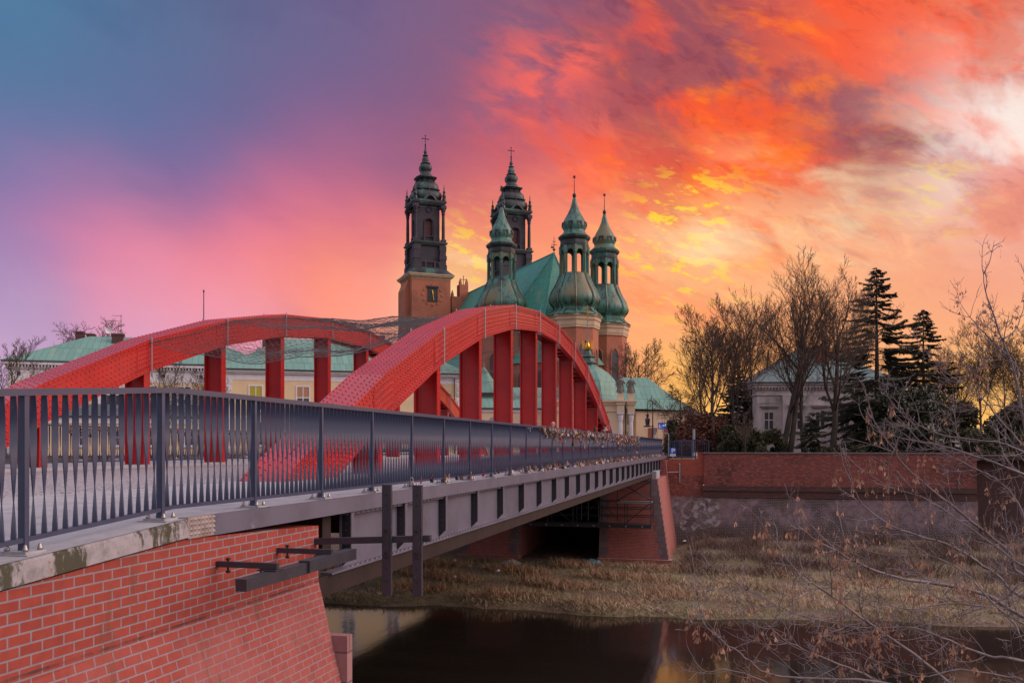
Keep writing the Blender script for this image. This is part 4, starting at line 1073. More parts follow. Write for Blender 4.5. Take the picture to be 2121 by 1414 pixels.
def low_range():
    loc, rz = frame_at(958, 101, 8)
    t = thing('cream_range', 'long low cream range with shallow green roof seen through the right arch', 'building', loc, rz)
    b = MB(); b.box(0, 15.5, 0, 7, -.5, 4.6); b.build('wall', cream2, t)
    b = MB(); b.box(-.1, 15.5, -.12, 7, 4.602, 4.95); b.box(0, 15.5, -.03, .1, 2.2, 2.28); b.box(0, 15.5, -.03, .1, 3.4, 3.48); b.build('cornice', white_tr, t)
    b = MB(); b.box(-.2, 15.5, -.32, 7, 4.952, 5.08); b.build('gutter', dark_gut, t)
    b = MB(); b.add([(-.2,-.3,5.085),(15.5,-.3,5.085),(15.5,7,7.9),(-.2,7,7.9),(-.2,7,5.085),(15.5,7,5.085)], [(0,1,2,3),(0,3,4),(1,5,2),(0,4,5,1),(3,2,5,4)]); b.build('roof', green_roof, t)
    b = MB(); b.lathe([(2.6, 7.0), (1.9, 7.7), (1.2, 8.6), (.5, 9.6), (.05, 10.2), (.02, 11.6)], 8, (3.0, 5.2), R(22.5)); b.build('turret_cap', green_roof, t)
    b = MB(); b.arch_panel((4.9, -.05, 0), (1, 0, 0), (0, 1, 0), 1.5, 2.3, 1.0, 0, 1.4, .06); b.build('doorway', white_tr, t)
    downpipe(t, 12.6, -.1, -.4, 4.8)
low_range()
def chapel():
    loc, rz = frame_at(1222, 99, -4)
    t = thing('domed_chapel', 'cream baroque chapel with green ogee dome, gilt crown cross and corner columns', 'chapel', loc, rz)
    hw = 4.2
    b = MB(); b.box(-4.1, 3.2, 0, 8.4, -.5, 5.3); b.box(3.2, 4.1, .9, 8.4, -.5, 5.3); b.build('wall', cream2, t)
    b = MB(); b.box(-4.22, 3.3, -.12, 8.5, 4.55, 4.8); b.box(-4.22, 3.3, -.14, 8.5, 5.302, 5.6); b.box(3.3, 4.2, .8, 8.5, 5.302, 5.6); b.box(-4.4, 3.45, -.32, 8.7, 5.602, 5.85); b.box(3.45, 4.4, .6, 8.7, 5.602, 5.85); b.build('cornice', cream2, t)
    b = MB(); b.lathe([(4.62, 5.853), (4.45, 6.0), (4.1, 6.35), (3.85, 6.9), (3.68, 7.5), (3.3, 8.3), (2.6, 9.05), (1.7, 9.65), (1.0, 10.0)], 8, (-.2, 4.2), R(22.5)); b.build('dome', green_roof, t)
    b = MB(); b.lathe([(1.2, 9.9), (1.1, 10.1), (1.25, 10.3), (.9, 10.5), (.75, 10.9), (.95, 11.05), (.55, 11.3), (.4, 11.8), (.3, 12.2)], 8, (-.2, 4.2), R(22.5)); b.build('lantern', mat('dark_green_copper', (.05, .11, .09), .5, c2=(.03, .06, .05), scale=2), t)
    gold = mat('gilding', (.75, .42, .06), .3, .9); M['gold'] = gold
    b = MB()
    for k in range(8): 
        a = k * math.pi / 4; b.tube([(-.2 + .5 * math.cos(a), 4.2 + .5 * math.sin(a), 12.0), (-.2 + .62 * math.cos(a), 4.2 + .62 * math.sin(a), 13.0)], [.12, .05], 5)
    b.lathe([(.55, 11.9), (.6, 12.15), (.3, 12.3), (.15, 12.7)], 10, (-.2, 4.2)); b.build('crown', gold, t)
    b = MB(); b.tube([(-.2, 4.2, 12.2), (-.2, 4.2, 15.2)], [.09, .05], 6); b.build('spike', M['gold_green'] if 'gold_green' in M else green_roof, t)
    b = MB(); b.box(-.245, -.155, 4.15, 4.25, 15.2, 17.0); b.box(-.58, -.247, 4.15, 4.25, 16.25, 16.34); b.box(-.153, .18, 4.15, 4.25, 16.25, 16.34); b.build('cross', gold, t)
    stone = mat('statue_stone', (.20, .19, .16), .9, c2=(.12, .12, .10), scale=3, bs=.4)
    for x, y in ((3.35, -.35), (4.55, .45)):
        b = MB(); b.box(x-.42, x+.42, y-.42, y+.42, -.5, .3); b.lathe([(.34, .3), (.32, .4), (.25, .5), (.24, 2.2), (.21, 3.55)], 14, (x, y)); b.build('column', white_tr, t)
        b = MB(); b.lathe([(.23, 3.55), (.30, 3.62), (.26, 3.7), (.32, 3.95), (.27, 4.0), (.38, 4.3)], 10, (x, y)); b.box(x-.40, x+.40, y-.40, y+.40, 4.3, 4.42); b.build('capital', white_tr, t)
        b = MB(); b.box(x-.40, x+.40, y-.40, y+.40, 4.422, 5.3); b.box(x-.50, x+.50, y-.50, y+.50, 5.302, 5.6); b.box(x-.62, x+.62, y-.62, y+.62, 5.602, 5.78); b.box(x-.33, x+.33, y-.33, y+.33, 5.782, 6.6); b.build('entablature', cream2, t)
        s = MB()
        s.lathe([(.44, 6.6), (.40, 6.7), (.36, 7.0), (.27, 7.4), (.24, 7.7), (.28, 7.95), (.24, 8.08), (.09, 8.16), (.07, 8.24), (.115, 8.32), (.125, 8.43), (.10, 8.52), (.03, 8.57)], 9, (x, y))
        for q in range(5): a = q * 1.25 + x; s.tube([(x + .40 * math.cos(a), y + .40 * math.sin(a), 6.65), (x + .30 * math.cos(a + .15), y + .30 * math.sin(a + .15), 7.3), (x + .22 * math.cos(a + .1), y + .22 * math.sin(a + .1), 7.9)], [.10, .07, .05], 5)
        s.tube([(x + .24, y - .05, 7.98), (x + .46, y - .2, 7.62), (x + .20, y - .42, 7.72), (x + .05, y - .38, 7.95)], [.10, .09, .07, .05], 6); s.tube([(x - .24, y, 7.98), (x - .48, y - .1, 7.6), (x - .42, y - .32, 7.2)], [.10, .09, .06], 6)
        o = s.build('stone_statue', stone, t)
    b = MB(); b.arch_panel((3.95, .5, -.3), (1, 0, 0), (0, 1, 0), 1.0, 3.4, .7, 0, 2.4, .1); b.build('niche', cream2, t)
    downpipe(t, 3.95, .3, -.4, 5.0)
chapel()
def hall():
    loc, rz = frame_at(1318, 106, 8)
    t = thing('cream_hall', 'cream hall with tall green hipped roof right of the statues', 'building', loc, rz)
    b = MB(); b.box(0, 6.2, 0, 8, -.5, 4.9); b.build('wall', cream2, t)
    b = MB(); b.add([(-2.2,-.4,5.2),(6.6,-.4,5.0),(6.6,8,5.0),(-2.2,8,5.2),(-.6,4,9.2),(2.6,4,9.2)], [(0,1,5,4),(2,3,4,5),(1,2,5),(3,0,4),(3,2,1,0)]); b.build('roof', green_roof, t)
    b = MB(); b.box(-.1, 6.3, -.2, 8, 4.9, 5.0); b.build('gutter', dark_gut, t)
    b = MB(); b.tube([(2.6, 4, 9.2), (2.6, 4, 10.9)], [.05, .02], 5); b.build('finial', dark_gut, t)
    for x in (2.0, 3.9): 
        b = MB(); b.box(x-.55, x+.55, -.05, .02, -.3, 2.9); o = b.build('door', chim_o, t)
        b = MB(); b.box(x+.1, x+.5, -.055, -.051, -.3, 2.4); b.build('panel', cream2, o)
    b = MB(); b.box(-.9, -.7, -.02, .1, 1.4, 1.9); b.build('slit_window', pane_m, t)
    loc, rz = frame_at(1385, 112, 10)
    t = thing('brick_house', 'brown brick house half hidden by the bare trees past the hall', 'building', loc, rz)
    b = MB(); b.box(0, 4.5, 0, 8, -.5, 4.6); b.build('wall', chim_b, t)
    b = MB(); hip_roof(b, -.3, 4.8, -.3, 8.3, 4.602, 7.0, hx=2.4); b.build('roof', slate, t)
    window(t, 1.2, 0, 2.4, .9, 1.4); window(t, 3.2, 0, 2.4, .9, 1.4)
hall()
def villa():
    loc, rz = frame_at(1562, 86, -2)
    t = thing('grey_villa', 'pale grey villa with pyramid green roof and orange chimney behind the bare trees', 'villa', loc, rz)
    L_ = 13.9
    b = MB(); b.box(.3, L_-.3, 0, 12, -.5, 5.6); b.box(2.6, 9.6, -.6, -.001, -.5, 5.6); b.build('wall', grey_wall, t)
    b = MB(); b.box(.2, L_-.2, -.1, 12.1, 5.602, 5.75); b.box(.0, L_, -.35, 12.3, 6.35, 6.62); b.box(-.15, L_+.15, -.5, 12.4, 6.622, 6.75); b.box(.25, L_-.25, -.05, 12, 5.752, 6.349)
    for k in range(46): b.box(.1 + k * .3, .22 + k * .3, -.3, 0, 6.15, 6.348)
    b.box(.2, L_-.2, -.06, .1, 4.85, 4.95); b.box(.25, L_-.25, -.08, .1, 1.0, 1.2)
    b.build('cornice', grey_wall, t)
    vr = roof_mat('villa_roof', (.12, .19, .185), (.10, .16, .16), (.07, .10, .10), w=.7, h=2)
    b = MB(); b.box(-.2, L_+.2, -.56, 12.5, 6.752, 6.87); b.build('gutter', dark_gut, t)
    b = MB(); hip_roof(b, -.1, L_+.1, -.5, 12.4, 6.875, 10.9, hx=6.2); b.build('roof', vr, t)
    chimney(t, 7.5, 3.5, 8.0, 10.7, 1.1, .9, chim_o); chimney(t, 6.3, 6, 9, 11.5, .7, .6, chim_o)
    for x, z, h in ((6.1, 2.2, 1.9), (3.9, 2.2, 1.9), (8.4, 2.2, 1.9), (1.4, 2.2, 1.9), (11.8, 2.2, 1.9)):
        yy = -.6 if 2.6 < x < 9.6 else 0
        window(t, x, yy, z, 1.1, h, cross=True, frm=grey_wall)
        b = MB(); b.box(x - .85, x + .85, yy - .28, yy + .01, z + h + .45, z + h + .6); b.box(x - .7, x + .7, yy - .16, yy + .01, z + h + .3, z + h + .447); b.build('hood_mould', grey_wall, t)
    b = MB(); b.box(6.3, 6.7, -.63, -.59, 5.1, 5.5); b.build('attic_window', pane_m, t)
villa()

# ------------------------------------------------------------------ cathedral
cath_brick = brick_mat('cathedral_brick', (.50, .155, .080), (.40, .118, .065), (.32, .19, .13), w=.30, h=.10, mo=.012, stain=(.17, .07, .05), ss=.25, slo=.45, shi=.75, bs=.4)
dark_cu = mat('dark_weathered_copper', (.022, .030, .033), .45, c2=(.012, .014, .018), scale=.8, bs=.3, bscale=6, c3=(.05, .14, .11), scale3=.45, lo3=.5, hi3=.68, spec=.5)
dome_cu = mat('streaked_copper', (.060, .19, .145), .45, c2=(.030, .055, .042), scale=.6, lo=.44, hi=.58, sc=(2.4, 2.4, .3), bs=.25, bscale=5, c3=(.14, .13, .06), scale3=.2, lo3=.5, hi3=.64)
belfry_m = mat('belfry_stone', (.036, .030, .042), .7, c2=(.018, .016, .024), scale=.7, bs=.3, bscale=4)
louvre_m = mat('red_louvre', (.11, .035, .038), .7)
tower_cornice = mat('sandstone_cornice', (.52, .38, .24), .8, c2=(.42, .30, .2), scale=1)
cath_roof = roof_mat('cathedral_roof', (.055, .31, .235), (.04, .26, .20), (.03, .14, .11), w=.7, h=1.1, stain=(.06, .22, .17))
glass_d = mat('leaded_glass', (.035, .03, .04), .3, spec=.6)
iron = mat('dark_iron', (.02, .02, .02), .6)
CRZ = TH + R(22.7)
c0 = Vector((9.5, 136)); cloc = (c0.x * CT - c0.y * ST, c0.x * ST + c0.y * CT, 0)
cath = thing('cathedral', 'brick gothic cathedral with green copper roof, two dark baroque towers and three lantern turrets', 'cathedral', cloc, CRZ)
def holder(name, parent, loc):
    return None
def cross_mb(b, x, y, z0, h, w=.10, span=.5):
    b.box(x-w/2, x+w/2, y-w/2, y+w/2, z0, z0+h); z = z0 + h * .62
    b.box(x-span*h/2, x-w/2-.001, y-w/2, y+w/2, z-w/2, z+w/2); b.box(x+w/2+.001, x+span*h/2, y-w/2, y+w/2, z-w/2, z+w/2)
    for (px, pz) in ((x-span*h/2, z), (x+span*h/2, z), (x, z0+h)): b.lathe([(.02, pz-w*1.3), (w*1.3, pz), (.02, pz+w*1.3)], 6, (px, y))
def star_mb(b, x, y, z, r):
    for k in range(8):
        a = k * math.pi / 4; b.tube([(x, y, z), (x + r * math.cos(a), y, z + r * math.sin(a))], [r * .22, .015], 4)
        a += .4; b.tube([(x, y, z), (x, y + r * .7 * math.cos(a), z + r * .7 * math.sin(a))], [r * .18, .015], 4)
def turret(cx, cy, s, ztop, win):
    """s metres per photo pixel at this turret; profile measured on the middle one"""
    Z = lambda y: CZ + (CY - y) * s + ztop
    def prof(l): return [(r * s * 1.02, Z(y)) for r, y in l]
    b = MB(); b.lathe([(50 * s, -.5), (50 * s, Z(683))], 8, (cx, cy), R(22.5)); body = b.build('turret', cath_brick, cath)
    b = MB(); b.lathe(prof([(51.5, 682.9), (51.5, 679), (52.5, 678), (52.5, 669), (54.5, 667), (54.5, 661), (57.5, 659), (57.5, 657)]), 8, (cx, cy), R(22.5)); b.build('cornice', tower_cornice, body)
    b = MB(); b.lathe(prof([(57, 656.9), (52, 652), (46, 648), (41, 643), (40, 640), (43, 636), (48.5, 630), (51, 623), (50, 615), (46, 606), (41, 597), (36, 588), (32, 579), (29.5, 572), (29.5, 569)]), 16, (cx, cy), R(11.25)); b.build('bell_roof', dome_cu, body, True)
    b = MB()                                                           # bands and ribs of the bell roof
    for k in range(8):
        a = R(22.5) + k * math.pi / 4
        b.tube([(cx + r * s * 1.035 * math.cos(a), cy + r * s * 1.035 * math.sin(a), Z(y)) for r, y in [(56, 656), (46, 648), (41, 641), (44, 636), (50, 628), (51.5, 622), (46, 605), (36, 587), (30, 571)]], .11, 4)
    b.lathe(prof([(30.5, 571), (31, 569.5), (31, 568), (28, 567.5)]), 8, (cx, cy), R(22.5)); b.build('roof_rib', dome_cu, body)
    # lantern: eight piers with arched openings
    b = MB(); R_ = 28.5 * s; zb, zt = Z(568), Z(512); side = 2 * R_ * math.sin(math.pi / 8); ap = R_ * math.cos(math.pi / 8)
    for k in range(8):
        a = k * math.pi / 4; n = Vector((math.cos(a), math.sin(a), 0)); ax = Vector((-math.sin(a), math.cos(a), 0))
        b.arch_panel(Vector((cx, cy, zb)) + n * (ap - .25), ax, n, side * .995, zt - zb, side * .64, 0, (zt - zb) * .74, .25, False, 8)
        a += R(22.5); v = (cx + R_ * 1.0 * math.cos(a), cy + R_ * 1.0 * math.sin(a)); b.lathe([(.26, zb), (.22, zb + .4), (.19, zb + (zt - zb) * .70), (.28, zb + (zt - zb) * .73), (.28, zt)], 6, v)
    b.build('lantern', dome_cu, body)
    b = MB(); b.lathe(prof([(29, 511.9), (29.5, 508), (28.5, 507), (28.5, 500), (31, 498), (33, 494), (33, 491.5), (27, 489)]), 8, (cx, cy), R(22.5)); b.build('lantern_cornice', dark_cu, body)
    b = MB(); b.lathe(prof([(31.5, 491), (27, 487.5), (23.5, 484), (21.5, 480), (22, 477), (24.5, 473), (25, 468), (23, 461), (18.5, 452), (14, 444), (10, 435), (7, 427), (5, 418), (3, 410)]), 16, (cx, cy), R(11.25)); b.build('onion_dome', dome_cu, body, True)
    for k in range(8):
        b = MB()
        a = k * math.pi / 4; p = Vector((cx + 23.0 * s * math.cos(a), cy + 23.0 * s * math.sin(a), Z(471))); n = Vector((math.cos(a), math.sin(a), 0)); ax = Vector((-math.sin(a), math.cos(a), 0))
        b.arch_panel(p, ax, n, .8, .62, .44, 0, .18, .22, False, 6); b.build('dormer', dark_cu, body)
    b = MB(); b.lathe(prof([(3, 410), (2, 409), (3.6, 407.5), (4.1, 405), (3.6, 402.5), (1.2, 400), (.9, 398), (.6, 372)]), 8, (cx, cy)); star_mb(b, cx, cy, Z(367), 4.8 * s); b.build('finial', iron, body)
    for (a, w, zb, zs) in win:                                         # pointed windows
        a = R(a); n = Vector((math.cos(a), math.sin(a), 0)); ax = Vector((-math.sin(a), math.cos(a), 0)); p = Vector((cx, cy, 0)) + n * (50 * s * math.cos(R(22.5)))
        b = MB(); pts = [(-w/2, zb), (w/2, zb)] + [(x, z) for x, z in reversed(arch_pts(w, zs, True))]
        b.prism(pts, p + n * .012, ax, (0, 0, 1), n, .02); f = b.build('window', glass_d, body)
        b = MB(); P = arch_pts(w + .1, zs, True); lst = [(-w/2 - .05, zb)] + P + [(w/2 + .05, zb)]
        b.tube([p + n * .03 + ax * x + Vector((0, 0, z)) for x, z in lst], .14, 5)
        if w > 2:
            for x in (-w/6, w/6): b.tube([p + n * .03 + ax * x + Vector((0, 0, zb)), p + n * .03 + ax * x + Vector((0, 0, zs + .9))], .08, 4)
        b.build('tracery', cath_brick, f)
    return body
turret(0, 0, .0736, 0, [(-90, 2.9, 8, 14.0), (-135, 1.3, 6, 14.0), (-45, 1.3, 6, 14.2)])
turret(-8.2, 9.3, .0736, 0, [(-90, 1.5, 6, 14.0), (-135, 1.3, 6, 14.0)])
turret(8.9, 6.8, .0736, 0, [(-90, 1.3, 6, 15.2), (-45, 1.1, 6, 15.0), (-135, 1.3, 6, 15.2)])
def tower(cx, cy):
    T = .0963; Z = lambda y: CZ + (CY - y) * T
    def sq(b, h, z0, z1): b.box(cx-h, cx+h, cy-h, cy+h, z0, z1)
    b = MB(); sq(b, 3.95, -.5, Z(585)); sh = b.build('tower', cath_brick, cath)
    b = MB(); b.box(cx-4.9, cx-3.951, cy-2.4, cy+2.4, -.5, Z(606)); b.prism([(-4.9, 0), (-3.951, 0), (-3.951, 2.4)], (cx, cy-2.4, Z(606)+.002), (1, 0, 0), (0, 0, 1), (0, 1, 0), 4.8); b.build('buttress', cath_brick, sh)
    b = MB(); 
    for h, ya, yb in ((4.0, 585, 582.5), (4.2, 582.4, 580), (4.5, 579.9, 577), (4.65, 576.9, 575)): sq(b, h, Z(ya), Z(yb))
    b.build('cornice', tower_cornice, sh)
    b = MB(); b.lathe([(4.55, Z(574.9)), (3.9, Z(569)), (3.45, Z(564)), (3.35, Z(562))], 4, (cx, cy), R(45), sq=0); b.v = [(cx + (x - cx) * 1.414, cy + (y - cy) * 1.414, z) for x, y, z in b.v]; b.build('skirt_roof', dark_cu, sh)
    # pedestal storey with balustrade
    b = MB(); sq(b, 2.75, Z(564), Z(512)); 
    for sx in (-1, 1):
        for sy in (-1, 1):
            for (ya, yb, r) in ((562, 553, .78), (552.9, 543, .66), (542.9, 534, .76), (533.9, 525, .64), (524.9, 514, .7)): b.box(cx+sx*2.62-r, cx+sx*2.62+r, cy+sy*2.62-r, cy+sy*2.62+r, Z(ya), Z(yb))
    ped = b.build('pedestal_storey', belfry_m, sh)
    b = MB()
    for k in range(4):
        n = Vector((math.cos(k*math.pi/2), math.sin(k*math.pi/2), 0)); ax = Vector((-n.y, n.x, 0)); c = Vector((cx, cy, 0)) + n * 3.15
        for z0, z1 in ((Z(562), Z(559)), (Z(549.5), Z(547.5))): b.bar(c - ax * 1.9 + Vector((0,0,(z0+z1)/2)), c + ax * 1.9 + Vector((0,0,(z0+z1)/2)), .35, z1 - z0)
        for j in range(13): q = c + ax * (-1.7 + j * .283); b.lathe([(.07, Z(559)), (.10, Z(556)), (.06, Z(553)), (.09, Z(549.6))], 6, (q.x, q.y))
        for j in (-1.9, 0.95, 1.9, -.95): q = c + ax * j; b.box(q.x-.18, q.x+.18, q.y-.18, q.y+.18, Z(562), Z(548))
    b.build('balustrade', belfry_m, sh)
    b = MB()
    for h, ya, yb in ((3.15, 513.9, 511.5), (3.4, 511.4, 509.5), (3.55, 509.4, 507.5), (3.3, 507.4, 506)): sq(b, h, Z(ya), Z(yb))
    b.build('belfry_cornice', dark_cu, sh)
    # belfry: core with louvred arches, free standing corner columns
    b = MB(); hw = 2.25
    for k in range(4):
        n = Vector((math.cos(k*math.pi/2), math.sin(k*math.pi/2), 0)); ax = Vector((-n.y, n.x, 0))
        b.arch_panel(Vector((cx, cy, Z(505.9))) + n * (hw - .5), ax, n, 2 * hw - .02 if k % 2 else 2 * hw - 1.0, Z(436) - Z(505.9), 1.35, .9, 3.9, .5, False, 8)
        P = [( -.95, .9)] + [(x * 1.4, z) for x, z in arch_pts(1.35, 3.9, False)] + [(.95, .9)]
        b.tube([Vector((cx, cy, Z(505.9))) + n * (hw + .05) + ax * x + Vector((0, 0, z)) for x, z in P], .12, 4)
        b.tube([Vector((cx, cy, Z(440))) + n * (hw + .06) + ax * (.55 * math.cos(a)) + Vector((0, 0, .55 * math.sin(a))) for a in [q * math.pi / 6 for q in range(13)]], .1, 4)
        b.bar(Vector((cx, cy, Z(505))) + n * (hw + .25) - ax * 1.0 + Vector((0,0,1.0)), Vector((cx, cy, Z(505))) + n * (hw + .25) + ax * 1.0 + Vector((0,0,1.0)), .3, .14)
        for j in (-1.0, 1.0): q = Vector((cx, cy, 0)) + n * (hw + .25) + ax * j; b.box(q.x-.16, q.x+.16, q.y-.16, q.y+.16, Z(505.9), Z(495))
    b.build('belfry', belfry_m, sh)
    b = MB(); sq(b, hw - .52, Z(505.8), Z(437))
    for k in range(4):
        n = Vector((math.cos(k*math.pi/2), math.sin(k*math.pi/2), 0)); ax = Vector((-n.y, n.x, 0))
        for j in range(17): c = Vector((cx, cy, Z(505.8) + .3 + j * .27)) + n * (hw - .45); b.bar(c - ax * .7, c + ax * .7, .1, .16)
    b.build('louvre', louvre_m, sh)
    for sx in (-1, 1):
        for sy in (-1, 1):
            q = (cx + sx * 2.82, cy + sy * 2.82)
            b = MB(); b.box(q[0]-.48, q[0]+.48, q[1]-.48, q[1]+.48, Z(505.8), Z(501)); b.lathe([(.42, Z(501)), (.34, Z(499)), (.32, Z(470)), (.28, Z(451)), (.38, Z(448)), (.33, Z(446)), (.50, Z(440)), (.52, Z(438))], 10, q); b.build('column', belfry_m, sh)
            b = MB(); b.box(q[0]-.52, q[0]+.52, q[1]-.52, q[1]+.52, Z(437.9), Z(431)); b.bar((q[0], q[1], Z(434.5)), (cx + sx * 1.9, cy + sy * 1.9, Z(434.5)), .8, .6); b.build('entablature', belfry_m, sh)
            b = MB(); b.lathe([(.42, Z(422)), (.42, Z(417)), (.30, Z(416)), (.42, Z(411)), (.22, Z(406)), (.30, Z(403)), (.10, Z(399)), (.12, Z(396)), (.03, Z(388))], 8, (cx + sx * 2.95, cy + sy * 2.95)); b.build('pinnacle', dark_cu, sh)
    b = MB()
    for h, ya, yb in ((2.3, 436.5, 431), (2.9, 430.9, 428.5), (3.2, 428.4, 426), (3.38, 425.9, 423), (3.1, 422.9, 421)): sq(b, h, Z(ya), Z(yb))
    for k in range(4):                                                 # swept pediment over each face
        n = Vector((math.cos(k*math.pi/2), math.sin(k*math.pi/2), 0)); ax = Vector((-n.y, n.x, 0))
        P = [(-1.5, 0), (-1.1, .25), (-.7, .8), (0, 1.1), (.7, .8), (1.1, .25), (1.5, 0)]
        b.tube([Vector((cx, cy, Z(424))) + n * 3.2 + ax * x + Vector((0, 0, z)) for x, z in P], .24, 6)
    b.build('upper_cornice', dark_cu, sh)
    K = T / 1.14
    def pr(l): return [(r * K, Z(y)) for r, y in l]
    b = MB(); b.lathe(pr([(31, 421), (34, 417), (35.5, 411), (34.5, 405), (30, 400), (27, 398), (28, 395), (28, 390), (26.5, 386), (23, 382), (19, 378), (17, 375), (22, 372.5), (22, 371), (16, 367), (12.5, 362), (10.5, 358), (12.5, 355), (14.5, 350), (14, 345.5), (11, 342), (7.5, 340), (6, 337.5), (7.5, 334), (7.6, 330), (5.5, 326), (3, 323), (2, 320), (3.6, 317.5), (3.9, 315), (2.6, 311.5), (1, 309)]), 16, (cx, cy), 0, sq=5); b.build('spire_dome', dark_cu, sh, True)
    b = MB()
    for z, r in ((397.5, 29), (374.5, 20), (371.5, 23), (340, 9), (323.5, 4.5)):
        b = MB(); b.lathe(pr([(r, z), (r + 2, z - .8), (r + 1, z - 2)]), 16, (cx, cy), 0, sq=5); b.build('dome_band', dark_cu, sh)
    b = MB()
    for k in range(8):
        a = k * math.pi / 4; b.tube([(cx + r * K * (1.13 if k % 2 else 1.02) * math.cos(a), cy + r * K * (1.13 if k % 2 else 1.02) * math.sin(a), Z(y)) for r, y in ((31, 421), (35.5, 411), (30, 400), (28, 393), (24, 383), (17.5, 375))], .13, 4)
    b.build('dome_rib', dark_cu, sh)
    b = MB(); b.tube([(cx, cy, Z(311)), (cx, cy, Z(299))], [.12, .07], 6)
    for y in (307, 303, 300): b.lathe([(.05, Z(y)-.18), (.2, Z(y)), (.05, Z(y)+.18)], 6, (cx, cy))
    cross_mb(b, cx, cy, Z(299), 1.75, .12, .72); b.build('cross', iron, sh)
    # clock on the east face
    p = Vector((cx + .25, cy - 3.95, Z(617))); b = MB(); b.box(p.x-.95, p.x+.95, p.y-.08, p.y-.002, p.z-1.35, p.z+1.35); ck = b.build('clock', iron, sh)
    b = MB(); b.box(p.x-1.0, p.x-.952, p.y-.14, p.y, p.z-1.4, p.z+1.4); b.box(p.x+.952, p.x+1.0, p.y-.14, p.y, p.z-1.4, p.z+1.4); b.box(p.x-1.2, p.x+1.2, p.y-.3, p.y, p.z+1.42, p.z+1.75); b.build('clock_frame', belfry_m, ck)
    b = MB(); b.bar(p + Vector((-.12, -.14, .9)), p + Vector((.22, -.14, -1.0)), .09, .05, up=(0, 1, 0)); b.bar(p + Vector((-.12, -.20, .9)), p + Vector((.05, -.20, .2)), .2, .05, up=(0, 1, 0)); b.build('clock_hand', M['gold'], ck)
    b = MB()
    for k in range(12): a = k * math.pi / 6; b.cbox(p + Vector((1.95 * math.cos(a), -.06, 1.95 * math.sin(a))), .42, .12, .42)
    b.build('hour_mark', cath_brick, ck)
    return sh
tower(-8.5, 49.1); tower(10.05, 49.1)
